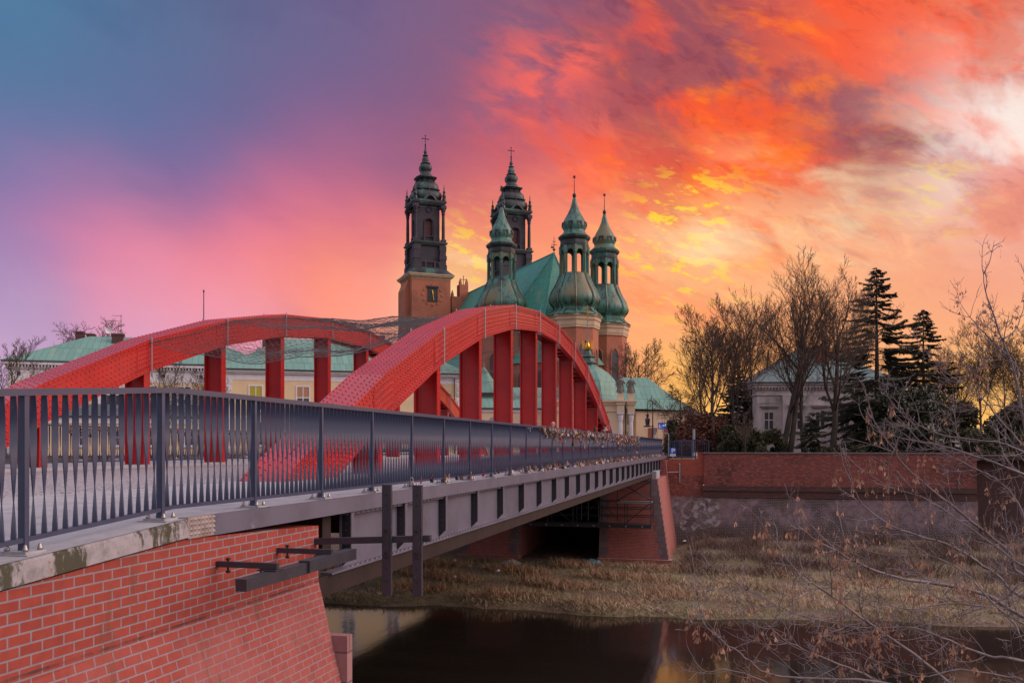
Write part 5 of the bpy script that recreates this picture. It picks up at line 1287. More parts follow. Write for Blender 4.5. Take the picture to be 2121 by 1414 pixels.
def body():
    ze, zr = 18.5, 31.6; ev = [(-8, 48), (-8, 10.8), (-3.6, 3.6), (3.6, 3.6), (8, 10.8), (8, 48)]
    b = MB(); b.prism(ev, (0, 0, -.5), (1, 0, 0), (0, 1, 0), (0, 0, 1), ze + .5); b.build('choir_wall', cath_brick, cath)
    b = MB(); E = [(-8.6, 47.5), (-8.6, 10.6), (-3.9, 3.0), (3.9, 3.0), (8.6, 10.6), (8.6, 47.5)]
    v = [(x, y, ze + .002) for x, y in E] + [(0, 7.2, zr), (0, 47.5, zr)]
    b.add(v, [(0,1,6,7), (1,2,6), (2,3,6), (3,4,6), (4,5,7,6), (5,0,7), (5,4,3,2,1,0)]); rf = b.build('roof', cath_roof, cath)
    b = MB(); b.tube([(0, 7.2, zr), (0, 47.5, zr)], .16, 5)
    for x, y in E[1:5]: b.tube([(0, 7.2, zr), (x, y, ze)], .13, 5)
    b.build('ridge_roll', cath_roof, rf)
    b = MB(); b.tube([(0, 7.2, zr), (0, 7.2, zr + 2.6)], [.07, .04], 5); b.box(-.5, .5, 7.17, 7.23, zr + 1.3, zr + 1.38); b.box(-.3, .3, 7.17, 7.23, zr + 1.8, zr + 1.87); b.lathe([(.02, zr + .3), (.28, zr + .55), (.02, zr + .8)], 8, (0, 7.2)); b.box(-.55, -.1, 7.17, 7.23, zr + .75, zr + 1.05); b.build('weather_vane', iron, rf)
    b = MB()                                                           # dark parapet wall crossing the roof
    b.prism([(-9.0, ze - 1), (9.0, ze - 1), (.3, zr + .5), (-.3, zr + .5)], (0, 33.0, 0), (1, 0, 0), (0, 0, 1), (0, 1, 0), 1.2); b.build('roof_gable', belfry_m, cath)
    b = MB(); x0, x1 = -6.5, -3.9
    b.box(-2.1, -.3, 46.6, 48.4, 20, 33.1); b.box(-3.8, -2.101, 46.6, 48.4, 20, 30.6)
    for x, z in ((-1.87, 33.1), (-.53, 33.1), (-3.55, 30.6)): b.lathe([(.34, z), (.34, z + .5), (.05, z + 1.3)], 4, (x, 47), R(45))
    gb = b.build('stepped_gable', cath_brick, cath)
    b = MB(); cross_mb(b, -1.2, 47, 33.1, 1.7, .1, .7); b.build('cross', iron, gb)
    # ambulatory ring with chapels
    amb = [(-11, 46), (-11, 11.6), (-6.2, 2.6), (6.2, 2.6), (11, 11.6), (11, 46)]
    b = MB(); b.prism(amb, (0, 0, -.5), (1, 0, 0), (0, 1, 0), (0, 0, 1), 14.0); aw = b.build('ambulatory_wall', cath_brick, cath)
    b = MB(); inn = [(-8.05, 46), (-8.05, 10.8), (-3.65, 3.55), (3.65, 3.55), (8.05, 10.8), (8.05, 46)]; out = [(-11.3, 46), (-11.3, 11.5), (-6.4, 2.2), (6.4, 2.2), (11.3, 11.5), (11.3, 46)]
    v = [(x, y, 13.502) for x, y in out] + [(x, y, 17.6) for x, y in inn]
    b.add(v, [(i, i+1, 7+i, 6+i) for i in range(5)]); b.build('ambulatory_roof', cath_roof, cath)
    for p0, p1, n_ in ((amb[1], amb[2], 3), (amb[2], amb[3], 4), (amb[3], amb[4], 3), (amb[0], amb[1], 7)):
        a = Vector((*p0, 0)); c = Vector((*p1, 0)); d = (c - a).normalized(); n = Vector((d.y, -d.x, 0)); Ls = (c - a).length
        for k in range(n_):
            p = a + d * (Ls * (k + .5) / n_)
            for w, zb, zs in ((1.3, 8.6, 11.3), (1.1, 3.6, 6.6)):
                b = MB(); b.prism([(-w/2, zb), (w/2, zb)] + [(x, z) for x, z in reversed(arch_pts(w, zs, True))], p + n * .012, d, (0, 0, 1), n, .02); b.build('window', glass_d, aw)
            q = a + d * (Ls * k / n_)
            b = MB(); s = q + n * .35; b.bar(s + Vector((0, 0, -.5)), s + Vector((0, 0, 12)), .8, 1.1, up=d); b.build('buttress', cath_brick, aw)
    for x in (-8, 8):
        for k in range(5):
            b = MB(); b.prism([(-.7, 15.6), (.7, 15.6)] + [(q, z) for q, z in reversed(arch_pts(1.4, 16.8, True))], (x + (.012 if x > 0 else -.032), 14 + k * 7, 0), (0, 1, 0), (0, 0, 1), (1, 0, 0), .02); b.build('clerestory_window', glass_d, cath)
body()

# ------------------------------------------------------------------ trees
bark = mat('bare_bark', (.055, .042, .034), .9, c2=(.035, .027, .023), scale=2.5, c3=(.08, .075, .04), scale3=.8, lo3=.55, hi3=.75)
bark_w = mat('warm_twig_bark', (.10, .060, .035), .9, c2=(.07, .042, .028), scale=2)
bark_t = mat('warm_lit_twig_bark', (.105, .066, .045), .9, c2=(.07, .045, .034), scale=2)  # crown twigs: warm light put into the bark colour
def ortho(d, a):
    u = d.orthogonal().normalized(); v = d.cross(u); return u * math.cos(a) + v * math.sin(a)
def grow(mb, tw, p, d, L, r, lvl, rng, mx, up, minr, spread, dens):
    n = (7, 6, 5, 4, 3)[min(lvl, 4)]; pts = [p.copy()]; rs = [r]; dirs = []
    for i in range(n):
        d = (d + Vector((rng.gauss(0, 1), rng.gauss(0, 1), rng.gauss(0, 1))) * (.035 if lvl == 0 else .06 + .03 * lvl) + Vector((0, 0, up))).normalized()
        p = p + d * (L / n); pts.append(p.copy()); dirs.append(d.copy()); rs.append(max(minr, r * (1 - .72 * (i + 1) / n)))
    (mb if lvl < 2 else tw).tube(pts, rs, (8, 6, 4, 3, 3)[min(lvl, 4)], cap=lvl < 2)
    if lvl >= mx: return
    k = max(2, int(round(dens[min(lvl, len(dens) - 1)] * rng.uniform(.8, 1.2)))); a = rng.uniform(0, 6.28)
    f0 = (.28, .18, .15, .1)[min(lvl, 3)]
    for j in range(k):
        f = f0 + (1 - f0) * (j + rng.uniform(.2, .8)) / k; i = min(n - 1, int(f * n)); a += 2.4 + rng.uniform(-.4, .4)
        q = pts[i].lerp(pts[i+1], f * n - i); ang = R(rng.uniform(*spread) * (1 if lvl else 1.05))
        dd = (dirs[i] * math.cos(ang) + ortho(dirs[i], a) * math.sin(ang)).normalized()
        ll = L * rng.uniform(.42, .66) * (1.12 - .55 * f) * (1.15 if lvl == 0 else 1)
        grow(mb, tw, q, dd, ll, max(minr, rs[i] * rng.uniform(.42, .6)), lvl + 1, rng, mx, up * 1.05, minr, spread, dens)
def bare_tree(name, label, px, Z, ytop, seed, r=.22, lean=0, up=.10, mx=4, spread=(20, 40), dens=(11, 8, 6, 5), base=-.2, minr=.011, m=None, group=None, stems=1, cat='tree'):
    p = W(px, CY, Z); h = CZ + (CY - ytop) * Z / F - base
    t = thing(name, label, cat, (p.x, p.y, base), 0, group); rng = random.Random(seed)
    mb = MB(); tw = MB()
    for s in range(stems):
        d = Vector((lean + rng.uniform(-.12, .12) * (stems > 1), rng.uniform(-.06, .06), 1)).normalized()
        grow(mb, tw, Vector((s * .5, rng.uniform(-.1, .1), 0)), d, h * .80, r, 0, rng, mx, up, minr, spread, dens)
    top = max(v[2] for v in tw.v); k = h / top
    for q in (mb, tw): q.v = [(x * (.5 + .5 * k), y * (.5 + .5 * k), z * k) for x, y, z in q.v]
    mb.build('trunk', m or bark, t, True); tw.build('crown', m or bark_t, t)
    return t
bare_tree('bare_tree', 'slender leaning bare tree nearest the bridge signs', 1481, 68, 620, 1, .20, -.10, .10, dens=(12, 8, 6, 5))
bare_tree('bare_tree', 'thin bare tree with lichen trunk left of the villa corner', 1517, 70, 604, 2, .17, 0, .11, dens=(11, 8, 6, 5))
bare_tree('bare_tree', 'thick forked bare tree, tallest of all, in front of the villa', 1622, 71, 520, 34, .27, .05, .10, dens=(10, 7, 5, 4), stems=2, spread=(20, 42))
bare_tree('bare_tree', 'bare tree in front of the villa window with upright crown', 1665, 73, 588, 4, .18, -.10, .11, dens=(11, 8, 6, 4))
bare_tree('bare_tree', 'dark trunked bare tree between the tall tree and the spruce', 1724, 70, 562, 5, .30, .02, .09, dens=(12, 8, 6, 5))
bare_tree('bare_tree', 'thin bare sapling standing right behind the river wall', 1544, 64.5, 850, 6, .06, 0, .1, 3, dens=(8, 6, 5))
bare_tree('bare_tree', 'bare tree with a wide crown against the glow left of the villa', 1590, 92, 640, 7, .2, -.05, .07, dens=(11, 8, 6, 4), spread=(28, 50))
bare_tree('bare_tree', 'fine twigged bare tree standing back between the two leftmost trunks', 1452, 86, 668, 41, .15, .03, .09, dens=(12, 8, 6, 5))
bare_tree('bare_tree', 'slim bare tree behind the left eave of the villa', 1558, 88, 606, 42, .17, .02, .10, dens=(12, 8, 6, 5))
bare_tree('bare_tree', 'bare tree close beside the tall spruce', 1768, 92, 590, 44, .16, -.03, .10, dens=(12, 8, 6, 4))
bare_tree('bare_tree', 'brown bushy bare tree arching over the brick house and hall', 1412, 78, 790, 8, .12, -.12, .02, dens=(12, 8, 6, 4), spread=(30, 60), m=bark_w)
bare_tree('bare_tree', 'bare round crowned tree behind the green roofed hall', 1318, 135, 700, 9, .3, 0, .06, dens=(12, 8, 6, 4), spread=(28, 50), minr=.02)
for i, (px, Z, yt, sd) in enumerate(((1985, 96, 700, 10), (2035, 90, 655, 11), (2082, 100, 690, 12), (2125, 88, 640, 13), (1945, 104, 760, 14))):
    bare_tree('bare_tree', ['glowing bare tree just right of the small spruce', 'tall bare tree in the glow behind the seed hung branches', 'bushy bare tree low in the yellow glow at right', 'bare tree at the right edge of the photo', 'low bare tree in the glow between the second spruce and the bushy trees'][i], px, Z, yt, sd, .16, 0, .08, dens=(13, 9, 6, 5), spread=(22, 48), m=bark_w, group='bare trees in the glow at right')
bare_tree('bare_tree', 'bare tree at the left edge beside the cream building', 8, 72, 690, 15, .14, .04, .12, dens=(11, 7, 6, 4), spread=(20, 38))
bare_tree('bare_tree', 'bare round crown rising behind the left green roof and chimneys', 190, 128, 655, 16, .3, 0, .05, dens=(14, 9, 7, 5), spread=(26, 52), minr=.02)
for i, (px, yt, sd) in enumerate(((345, 735, 17), (415, 760, 18), (292, 770, 19), (452, 765, 21))):
    bare_tree('bare_tree', ['small bare tree between two red hanger posts before the cream wall', 'thin bare tree left of the white quoins', 'thin bare tree before the slate roofed annexe', 'bare sapling close to the white quoined corner'][i], px, 79, yt, sd, .09, 0, .10, dens=(10, 7, 5, 4), spread=(20, 42), group='small bare trees before the cream buildings')

needle = mat('spruce_needles', (.040, .045, .026), .8, c2=(.020, .028, .018), scale=1.2, c3=(.06, .045, .025), scale3=.6)
def spruce(label, px, Z, ytop, hw, seed, skirt=.1, base=-.2, step=.5, nb=7, sparse=1.0, m=None):
    p = W(px, CY, Z); h = CZ + (CY - ytop) * Z / F - base; spread = hw * Z / F
    t = thing('spruce_tree', label, 'tree', (p.x, p.y, base)); rng = random.Random(seed)
    tr = MB(); tr.tube([(0, 0, 0), (0.05, 0, h * .5), (0, 0, h)], [h * .017, h * .010, .02], 8); tr.build('trunk', bark, t, True)
    br = MB(); V = []; Fq = []; z = h * skirt
    while z < h * .99:
        f = z / h; k = nb if f < .85 else 3; a0 = rng.uniform(0, 6.28)
        for j in range(k):
            a = a0 + 6.283 * j / k + rng.uniform(-.3, .3); L = spread * 2.0 * (1 - f) ** .92 * rng.uniform(.45, 1.12) + .15
            if f < .25: L *= rng.uniform(.6, 1)
            zj = rng.uniform(-.2, .2); rj = rng.uniform(-.14, .16); pts = []; n = 6; rise = .35 * f - .05
            for i in range(n + 1):
                u = i / n; pts.append(Vector((math.cos(a) * L * u, math.sin(a) * L * u, z + zj + L * ((rise + rj) * u - .42 * u * u + .26 * u ** 4) + rng.uniform(-.04, .04))))
            br.tube(pts, [.035 - .004 * i for i in range(n + 1)], 3, False)
            tang = Vector((-math.sin(a), math.cos(a), 0)); m_ = max(4, int(L / .105 * sparse))
            for i in range(m_):
                u = .18 + .82 * (i + rng.random()) / m_; ii = min(n - 1, int(u * n)); q = pts[ii].lerp(pts[ii+1], u * n - ii)
                for s in (-1, 1, rng.choice((-.4, .4))):
                    tl = (.12 + .30 * L * (1.05 - u) * .6 + rng.uniform(0, .22)) * (.8 if abs(s) < 1 else 1)
                    dd = (tang * s * .75 + Vector((math.cos(a), math.sin(a), 0)) * .65).normalized()
                    e = q + dd * tl + Vector((0, 0, -tl * rng.uniform(.2, .65))); w = Vector((0, 0, .035 + rng.uniform(0, .045)))
                    sd = dd.cross(Vector((0, 0, 1))) * .03; mid = q.lerp(e, .5) - w * .5; o = len(V)
                    V += [q, mid + sd + w, e, mid - sd - w * .6]; Fq.append((o, o+1, o+2, o+3))
        z += step * (1 - .45 * f) * rng.uniform(.5, 1.5)
    o = MB(); o.add(V, Fq); o.build('needles', m or needle, t); br.build('branches', bark, t)
spruce('tall dark spruce with layered drooping branches right of the villa', 1815, 76, 553, 112, 1, .14, step=.22, nb=2, sparse=1.0)
spruce('second smaller spruce right of the tall one', 1912, 80, 640, 80, 2, .05, step=.18, nb=2, sparse=1.0)
spruce('dark spruce low in the glow between two bare trunks', 1527, 90, 752, 42, 3, .02, step=.42, nb=8, m=mat('brown_needles', (.05, .035, .02), .8))
spruce('small young fir in front of the villa wall', 1678, 66.5, 858, 16, 4, .02, step=.22, nb=8)

leafg = mat('evergreen_leaves', (.040, .048, .024), .6, c2=(.018, .022, .014), scale=2.5, c3=(.07, .065, .03), scale3=1.1, lo3=.52, hi3=.7)
leafr = mat('russet_beech_leaves', (.13, .045, .022), .8, c2=(.07, .028, .018), scale=1.5)
leafo = mat('olive_leaves', (.055, .055, .022), .8, c2=(.03, .033, .016), scale=1.2)
def bush(name, label, px, Z, w, h, seed, m, n=5000, ls=.10, group=None, base=-.2, dep=None, cat='shrub', open_=0.0, stem=True):
    p = W(px, CY, Z); t = thing(name, label, cat, (p.x, p.y, base), TH, group); rng = random.Random(seed); r = np.random.default_rng(seed)
    n = int(n * 1.7); open_ += .25; blobs = []
    for k in range(22):
        bz = h * rng.uniform(.12, .82); sp = (1 - (bz / h) ** 2 * .6)
        blobs.append((rng.uniform(-.5, .5) * w * sp, rng.uniform(-.5, .5) * (dep or w) * sp, bz, rng.uniform(.10, .30) * min(w, h)))
    idx = r.integers(0, len(blobs), n); bl = np.array(blobs)[idx]
    d = r.normal(size=(n, 3)); d /= np.linalg.norm(d, axis=1)[:, None]; rad = bl[:, 3] * r.uniform(.55, 1.12, n) ** (1 + open_)
    c = bl[:, :3] + d * rad[:, None]; c[:, 2] = np.abs(c[:, 2])
    u = r.normal(size=(n, 3)); u /= np.linalg.norm(u, axis=1)[:, None]; v = np.cross(u, r.normal(size=(n, 3))); v /= np.linalg.norm(v, axis=1)[:, None]
    s = ls * r.uniform(.6, 1.5, n)[:, None]
    V = np.stack([c - u * s, c + v * s * .5, c + u * s, c - v * s * .5], 1).reshape(-1, 3)
    npmesh('foliage', V, np.arange(n * 4).reshape(-1, 4), m, t)
    if stem:
        b = MB()
        for k in range(7):
            a = rng.uniform(0, 6.28); q = blobs[k]
            b.tube([(0, 0, 0), (q[0] * .4, q[1] * .4, q[2] * .5), (q[0], q[1], q[2] + q[3] * .6)], [.06, .04, .015], 5)
        b.build('stem', bark, t)
    return t
bush('evergreen_shrub', 'dark evergreen shrub behind the wall left of the villa', 1570, 66, 4.6, 2.2, 1, leafo, 9000)
bush('evergreen_shrub', 'low dark shrub along the wall below the villa', 1745, 65, 4.2, 1.0, 3, leafo, 6000)
bush('evergreen_tree', 'broad black evergreen below the two spruces', 1885, 70, 6.5, 5.4, 4, leafg, 16000, .16, cat='tree')
bush('evergreen_tree', 'dark evergreen hiding the right corner of the villa', 1835, 78, 5.0, 5.8, 5, leafg, 11000, .16, cat='tree')
bush('beech_hedge', 'russet leaved beech shrub behind the grey fence', 1450, 69, 3.2, 3.6, 6, leafr, 6000, .10, open_=.3)
bush('beech_hedge', 'olive green shrub behind the signs at the bridge end', 1410, 72, 2.6, 3.2, 7, leafo, 5000, .10, open_=.3)
bush('beech_hedge', 'russet shrub around the trunk of the leaning bare tree', 1492, 70, 2.2, 3.4, 8, leafr, 4500, .10, open_=.4)
bush('evergreen_shrub', 'dark shrub with olive leaves between the thin trunks', 1530, 67.5, 2.6, 2.8, 9, leafo, 5000, .11)
bush('ivy_tree', 'ivy covered trunk behind the left chimneys', 195, 126, 5.5, 17.2, 10, leafg, 5000, .3, cat='tree')
bush('ivy_tree', 'dark evergreen crown left of the twin chimneys', 128, 124, 5.0, 15.6, 12, leafg, 5000, .3, cat='tree')
tag(bush('distant_thicket', 'low dark thicket far behind the bare trees at right', 2030, 115, 24, 6.2, 13, leafo, 26000, .24, dep=8), kind='stuff')
tag(bush('distant_thicket', 'dark thicket and roofs line behind the trees left of the villa', 1490, 120, 18, 5.4, 14, leafg, 16000, .24, dep=6), kind='stuff')
bush('ivy_hedge', 'tangled olive hedge over the dark wall at the right end', 2075, 62.5, 9.5, 2.6, 31, leafo, 9000, .10, base=-.9, dep=1.6, open_=.4)
bush('ivy_hedge', 'thin russet scrub hanging down the dark right hand wall', 2120, 60.8, 8, 3.4, 32, leafr, 6000, .09, base=-4.6, dep=1.4, open_=.5)
loc = W(1935, CY, 82)
t = thing('garden_wall', 'pale rendered garden wall piece glimpsed among the shrubs at right', 'wall', (loc.x, loc.y, -.2), TH)
b = MB(); b.box(-3, 4.4, 0, .3, 0, 1.3); b.build('brickwork', dark_brick, t); b = MB(); b.box(1.5, 2.3, -.05, .35, 0, 1.9); b.build('pillar', grey_wall, t)

# ------------------------------------------------------------------ foreground maple reaching in from the right
fore_bark = mat('young_maple_bark', (.19, .16, .17), .65, c2=(.10, .078, .078), scale=14, c3=(.16, .15, .06), scale3=9, lo3=.6, hi3=.72)
seed_m = mat('dry_maple_keys', (.42, .24, .15), .7, c2=(.24, .11, .065), scale=25)
def maple():
    rng = random.Random(21)
    base = W(2420, 1560, 5.6); t = thing('maple_tree', 'young bare maple with hanging dry keys reaching in from the right', 'tree', (base.x, base.y, -3.9)); o = Vector(t.location)
    hub = W(2330, 1480, 5.6)
    b = MB(); b.tube([Vector((0, 0, 0)), (base - o) * .6 + Vector((.05, 0, 0)), hub - o, W(2350, 1100, 5.9) - o, W(2300, 700, 6.2) - o], [.11, .085, .065, .05, .03], 10); b.build('trunk', fore_bark, t, True)
    stems = [  # depth range, radius, photo points from the thick end
     (5.2, 4.6, .020, [(2121,1276),(2050,1235),(1966,1212),(1880,1201),(1800,1176),(1732,1140),(1683,1114),(1647,1080)]),
     (5.6, 5.4, .018, [(2121,1237),(2072,1197),(2023,1161),(1959,1125),(1883,1103),(1819,1072),(1778,1031),(1766,997)]),
     (6.0, 5.8, .020, [(2121,1193),(2095,1148),(2042,1103),(1981,1054),(1929,1012),(1876,967),(1849,929),(1815,880),(1800,838)]),
     (5.5, 5.9, .013, [(2121,982),(2019,944),(1929,918),(1853,903),(1800,876)]),
     (5.8, 6.2, .012, [(2121,937),(2065,916),(1966,904),(1921,887),(1880,868),(1845,830)]),
     (4.7, 4.4, .016, [(2050,1480),(1966,1414),(1921,1375),(1868,1337),(1808,1295),(1759,1261),(1710,1224),(1657,1190),(1611,1129),(1589,1103)]),
     (5.0, 4.7, .013, [(2121,1371),(2042,1356),(1966,1326),(1895,1299),(1815,1299),(1732,1292),(1645,1269),(1566,1231),(1513,1197)]),
     (4.5, 4.3, .011, [(1930,1470),(1808,1405),(1740,1375),(1664,1344),(1611,1314),(1562,1261)]),
     (4.4, 4.2, .011, [(1990,1450),(1815,1409),(1664,1405),(1589,1394),(1543,1360),(1494,1326),(1457,1288),(1445,1231)]),
     (6.2, 6.4, .020, [(2160,1000),(2121,872),(2107,794),(2086,728),(2059,655),(2041,600),(2034,543)]),
     (6.3, 6.6, .011, [(2092,745),(2047,697),(2016,666),(1993,635)]),
     (6.3, 6.5, .010, [(2076,700),(2101,686),(2117,647),(2124,600)]),
     (6.0, 6.3, .014, [(2160,960),(2121,922),(2070,868),(2024,814),(1958,771),(1912,721)]),
     (5.3, 5.5, .010, [(2140,1180),(2060,1130),(1985,1075),(1915,1030),(1850,1010),(1790,975)]),
     (5.7, 5.9, .012, [(2150,1130),(2110,1040),(2060,990),(1990,955),(1945,930),(1900,890),(1870,850)]),
     (5.0, 4.8, .010, [(2140,1300),(2060,1260),(1960,1250),(1880,1260),(1800,1240),(1720,1215),(1665,1225)]),
     (5.1, 5.0, .009, [(2140,1210),(2080,1240),(2000,1270),(1930,1290),(1850,1305),(1770,1310)]),
     (4.6, 4.5, .009, [(2150,1420),(2080,1400),(1990,1385),(1900,1400),(1820,1370),(1760,1345)]),
     (4.9, 4.8, .009, [(2140,1340),(2100,1290),(2040,1230),(1990,1180),(1920,1150),(1840,1150),(1770,1130)]),
     (6.2, 6.4, .008, [(2140,860),(2080,842),(2020,838),(1960,850)]),
     (6.2, 6.4, .008, [(2150,830),(2110,760),(2060,745),(2010,770),(1990,745)]),
     (4.3, 4.2, .007, [(1640,1440),(1560,1400),(1500,1385),(1462,1390),(1435,1360)]),
    ]
    keys = []
    spots = [W(x, y, z) - o for x, y, z in ((1700,1010,5.6),(1735,1050,5.6),(1800,880,5.9),(1840,905,5.9),(1665,1130,5),(1680,1100,5),(1720,1235,4.8),(1755,1220,4.8),(1600,1110,4.6),(1690,1030,5.4),(1475,1290,4.3),(1500,1330,4.3),(1780,1320,5),(2060,600,6.3),(2000,760,6.3),(2080,690,6.3),(1990,760,6.2),(1920,1150,5.2),(1880,1170,5.2),(2060,1050,5.8),(1960,1370,4.8),(1860,1000,5.6))]
    def zone(p): return any(abs(p.x - q.x) < .22 and abs(p.z - q.z) < .16 for q in spots)
    def twig(mb, p, d, L, r, lvl):
        n = 5 if lvl else 6; pts = [p]; dd = d.copy(); dirs = []; cv = rng.choice((-1, 1)) * rng.uniform(0, .14)
        for i in range(n):
            dd = (dd + Vector((rng.gauss(0, .10), rng.gauss(0, .10), rng.gauss(0, .10))) + Vector((0, 0, .11 - .05 * lvl)) + dd.cross(Vector((0, 1, 0))) * cv).normalized()
            p = p + dd * (L / n); pts.append(p); dirs.append(dd.copy())
        mb.tube(pts, [max(.0013, r * (1 - .6 * i / n)) for i in range(n + 1)], 4)
        if lvl < 2:
            for i in range(1, n):
                if rng.random() < (.50 if lvl == 0 else .22):
                    for s in ((0, math.pi) if rng.random() < .5 else (rng.uniform(0, 6.28),)):
                        a = s + i * 1.57 + rng.uniform(-.3, .3); dv = (dirs[i-1] * .70 + ortho(dirs[i-1], a) * .72).normalized()
                        twig(mb, pts[i], dv, L * rng.uniform(.22, .5), max(.0014, r * .6), lvl + 1)
        if rng.random() < (.34 if zone(p) else .03): keys.append(pts[-1 if rng.random() < .5 else -2])
    for si, (za, zb, r, P) in enumerate(stems):
        mb = MB(); k = len(P); pts = []
        raw = [W(x, y, za + (zb - za) * i / (k - 1)) - o for i, (x, y) in enumerate(P)]
        if P[0][0] >= 2100: raw.insert(0, (hub - o).lerp(W(2345, 1050, 5.9) - o, max(0, min(1, (1400 - P[0][1]) / 450))))
        for i in range(len(raw) - 1):                                 # smooth
            p0, p1, p2, p3 = raw[max(0, i-1)], raw[i], raw[i+1], raw[min(len(raw)-1, i+2)]
            for q in range(4):
                u = q / 4; pts.append(.5 * ((2*p1) + (p2-p0)*u + (2*p0-5*p1+4*p2-p3)*u*u + (3*p1-p0-3*p2+p3)*u**3) + Vector((rng.gauss(0, .0025), 0, rng.gauss(0, .0025))))
        pts.append(raw[-1]); n = len(pts)
        r *= .68; mb.tube(pts, [max(.0020, r * (1 - .85 * i / (n - 1)) * (1 + .12 * (i % 4 == 0))) for i in range(n)], 7)
        acc = 0
        for i in range(2, n - 1):
            acc += (pts[i] - pts[i-1]).length
            if acc > .115:
                acc = 0; d = (pts[i+1] - pts[i]).normalized()
                for s in ((0, math.pi) if rng.random() < .45 else (0,)):
                    a = s + rng.uniform(-.7, .7) + (1.57 if i % 2 else 0)
                    dv = (d * .72 + ortho(d, a) * .7).normalized(); twig(mb, pts[i], dv, rng.uniform(.10, .46) * (1.1 - .4 * i / n), max(.0019, r * .30), 0)
        twig(mb, pts[-1], (pts[-1] - pts[-2]).normalized(), .22, .0024, 0); keys.append(pts[-1])
        mb.build('branch', fore_bark, t, True)
    V = []; Fq = []
    for p in keys:
        if rng.random() < .25: continue
        for j in range(rng.choice((1, 1, 2, 3, 4))):
            c = p + Vector((rng.gauss(0, .014), rng.gauss(0, .014), -.01)); l = rng.uniform(.03, .07); st = c + Vector((rng.gauss(0, .008), rng.gauss(0, .008), -l))
            oo = len(V); V += [c, c + Vector((.0009, 0, 0)), st + Vector((.0009, 0, 0)), st]; Fq.append((oo, oo+1, oo+2, oo+3))
            a = rng.uniform(0, 3.14); h = Vector((math.cos(a), math.sin(a), 0))
            for s in (-1, 1):
                sp = rng.uniform(.15, .5); w0 = rng.uniform(.005, .008); ln = rng.uniform(.024, .036)
                ax = (h * s * sp + Vector((rng.gauss(0, .15), rng.gauss(0, .15), -1))).normalized(); sd = ax.cross(Vector((-h.y, h.x, 0))).normalized()
                oo = len(V); V += [st, st + ax * ln * .35 + sd * w0 * .5, st + ax * ln * .8 + sd * w0, st + ax * ln, st + ax * ln * .75 - sd * w0 * .6, st + ax * ln * .3 - sd * w0 * .4]
                Fq += [(oo, oo+1, oo+2, oo+3), (oo, oo+3, oo+4, oo+5)]
    m = MB(); m.add(V, Fq); tag(m.build('seed_keys', seed_m, t), kind='stuff')
maple()

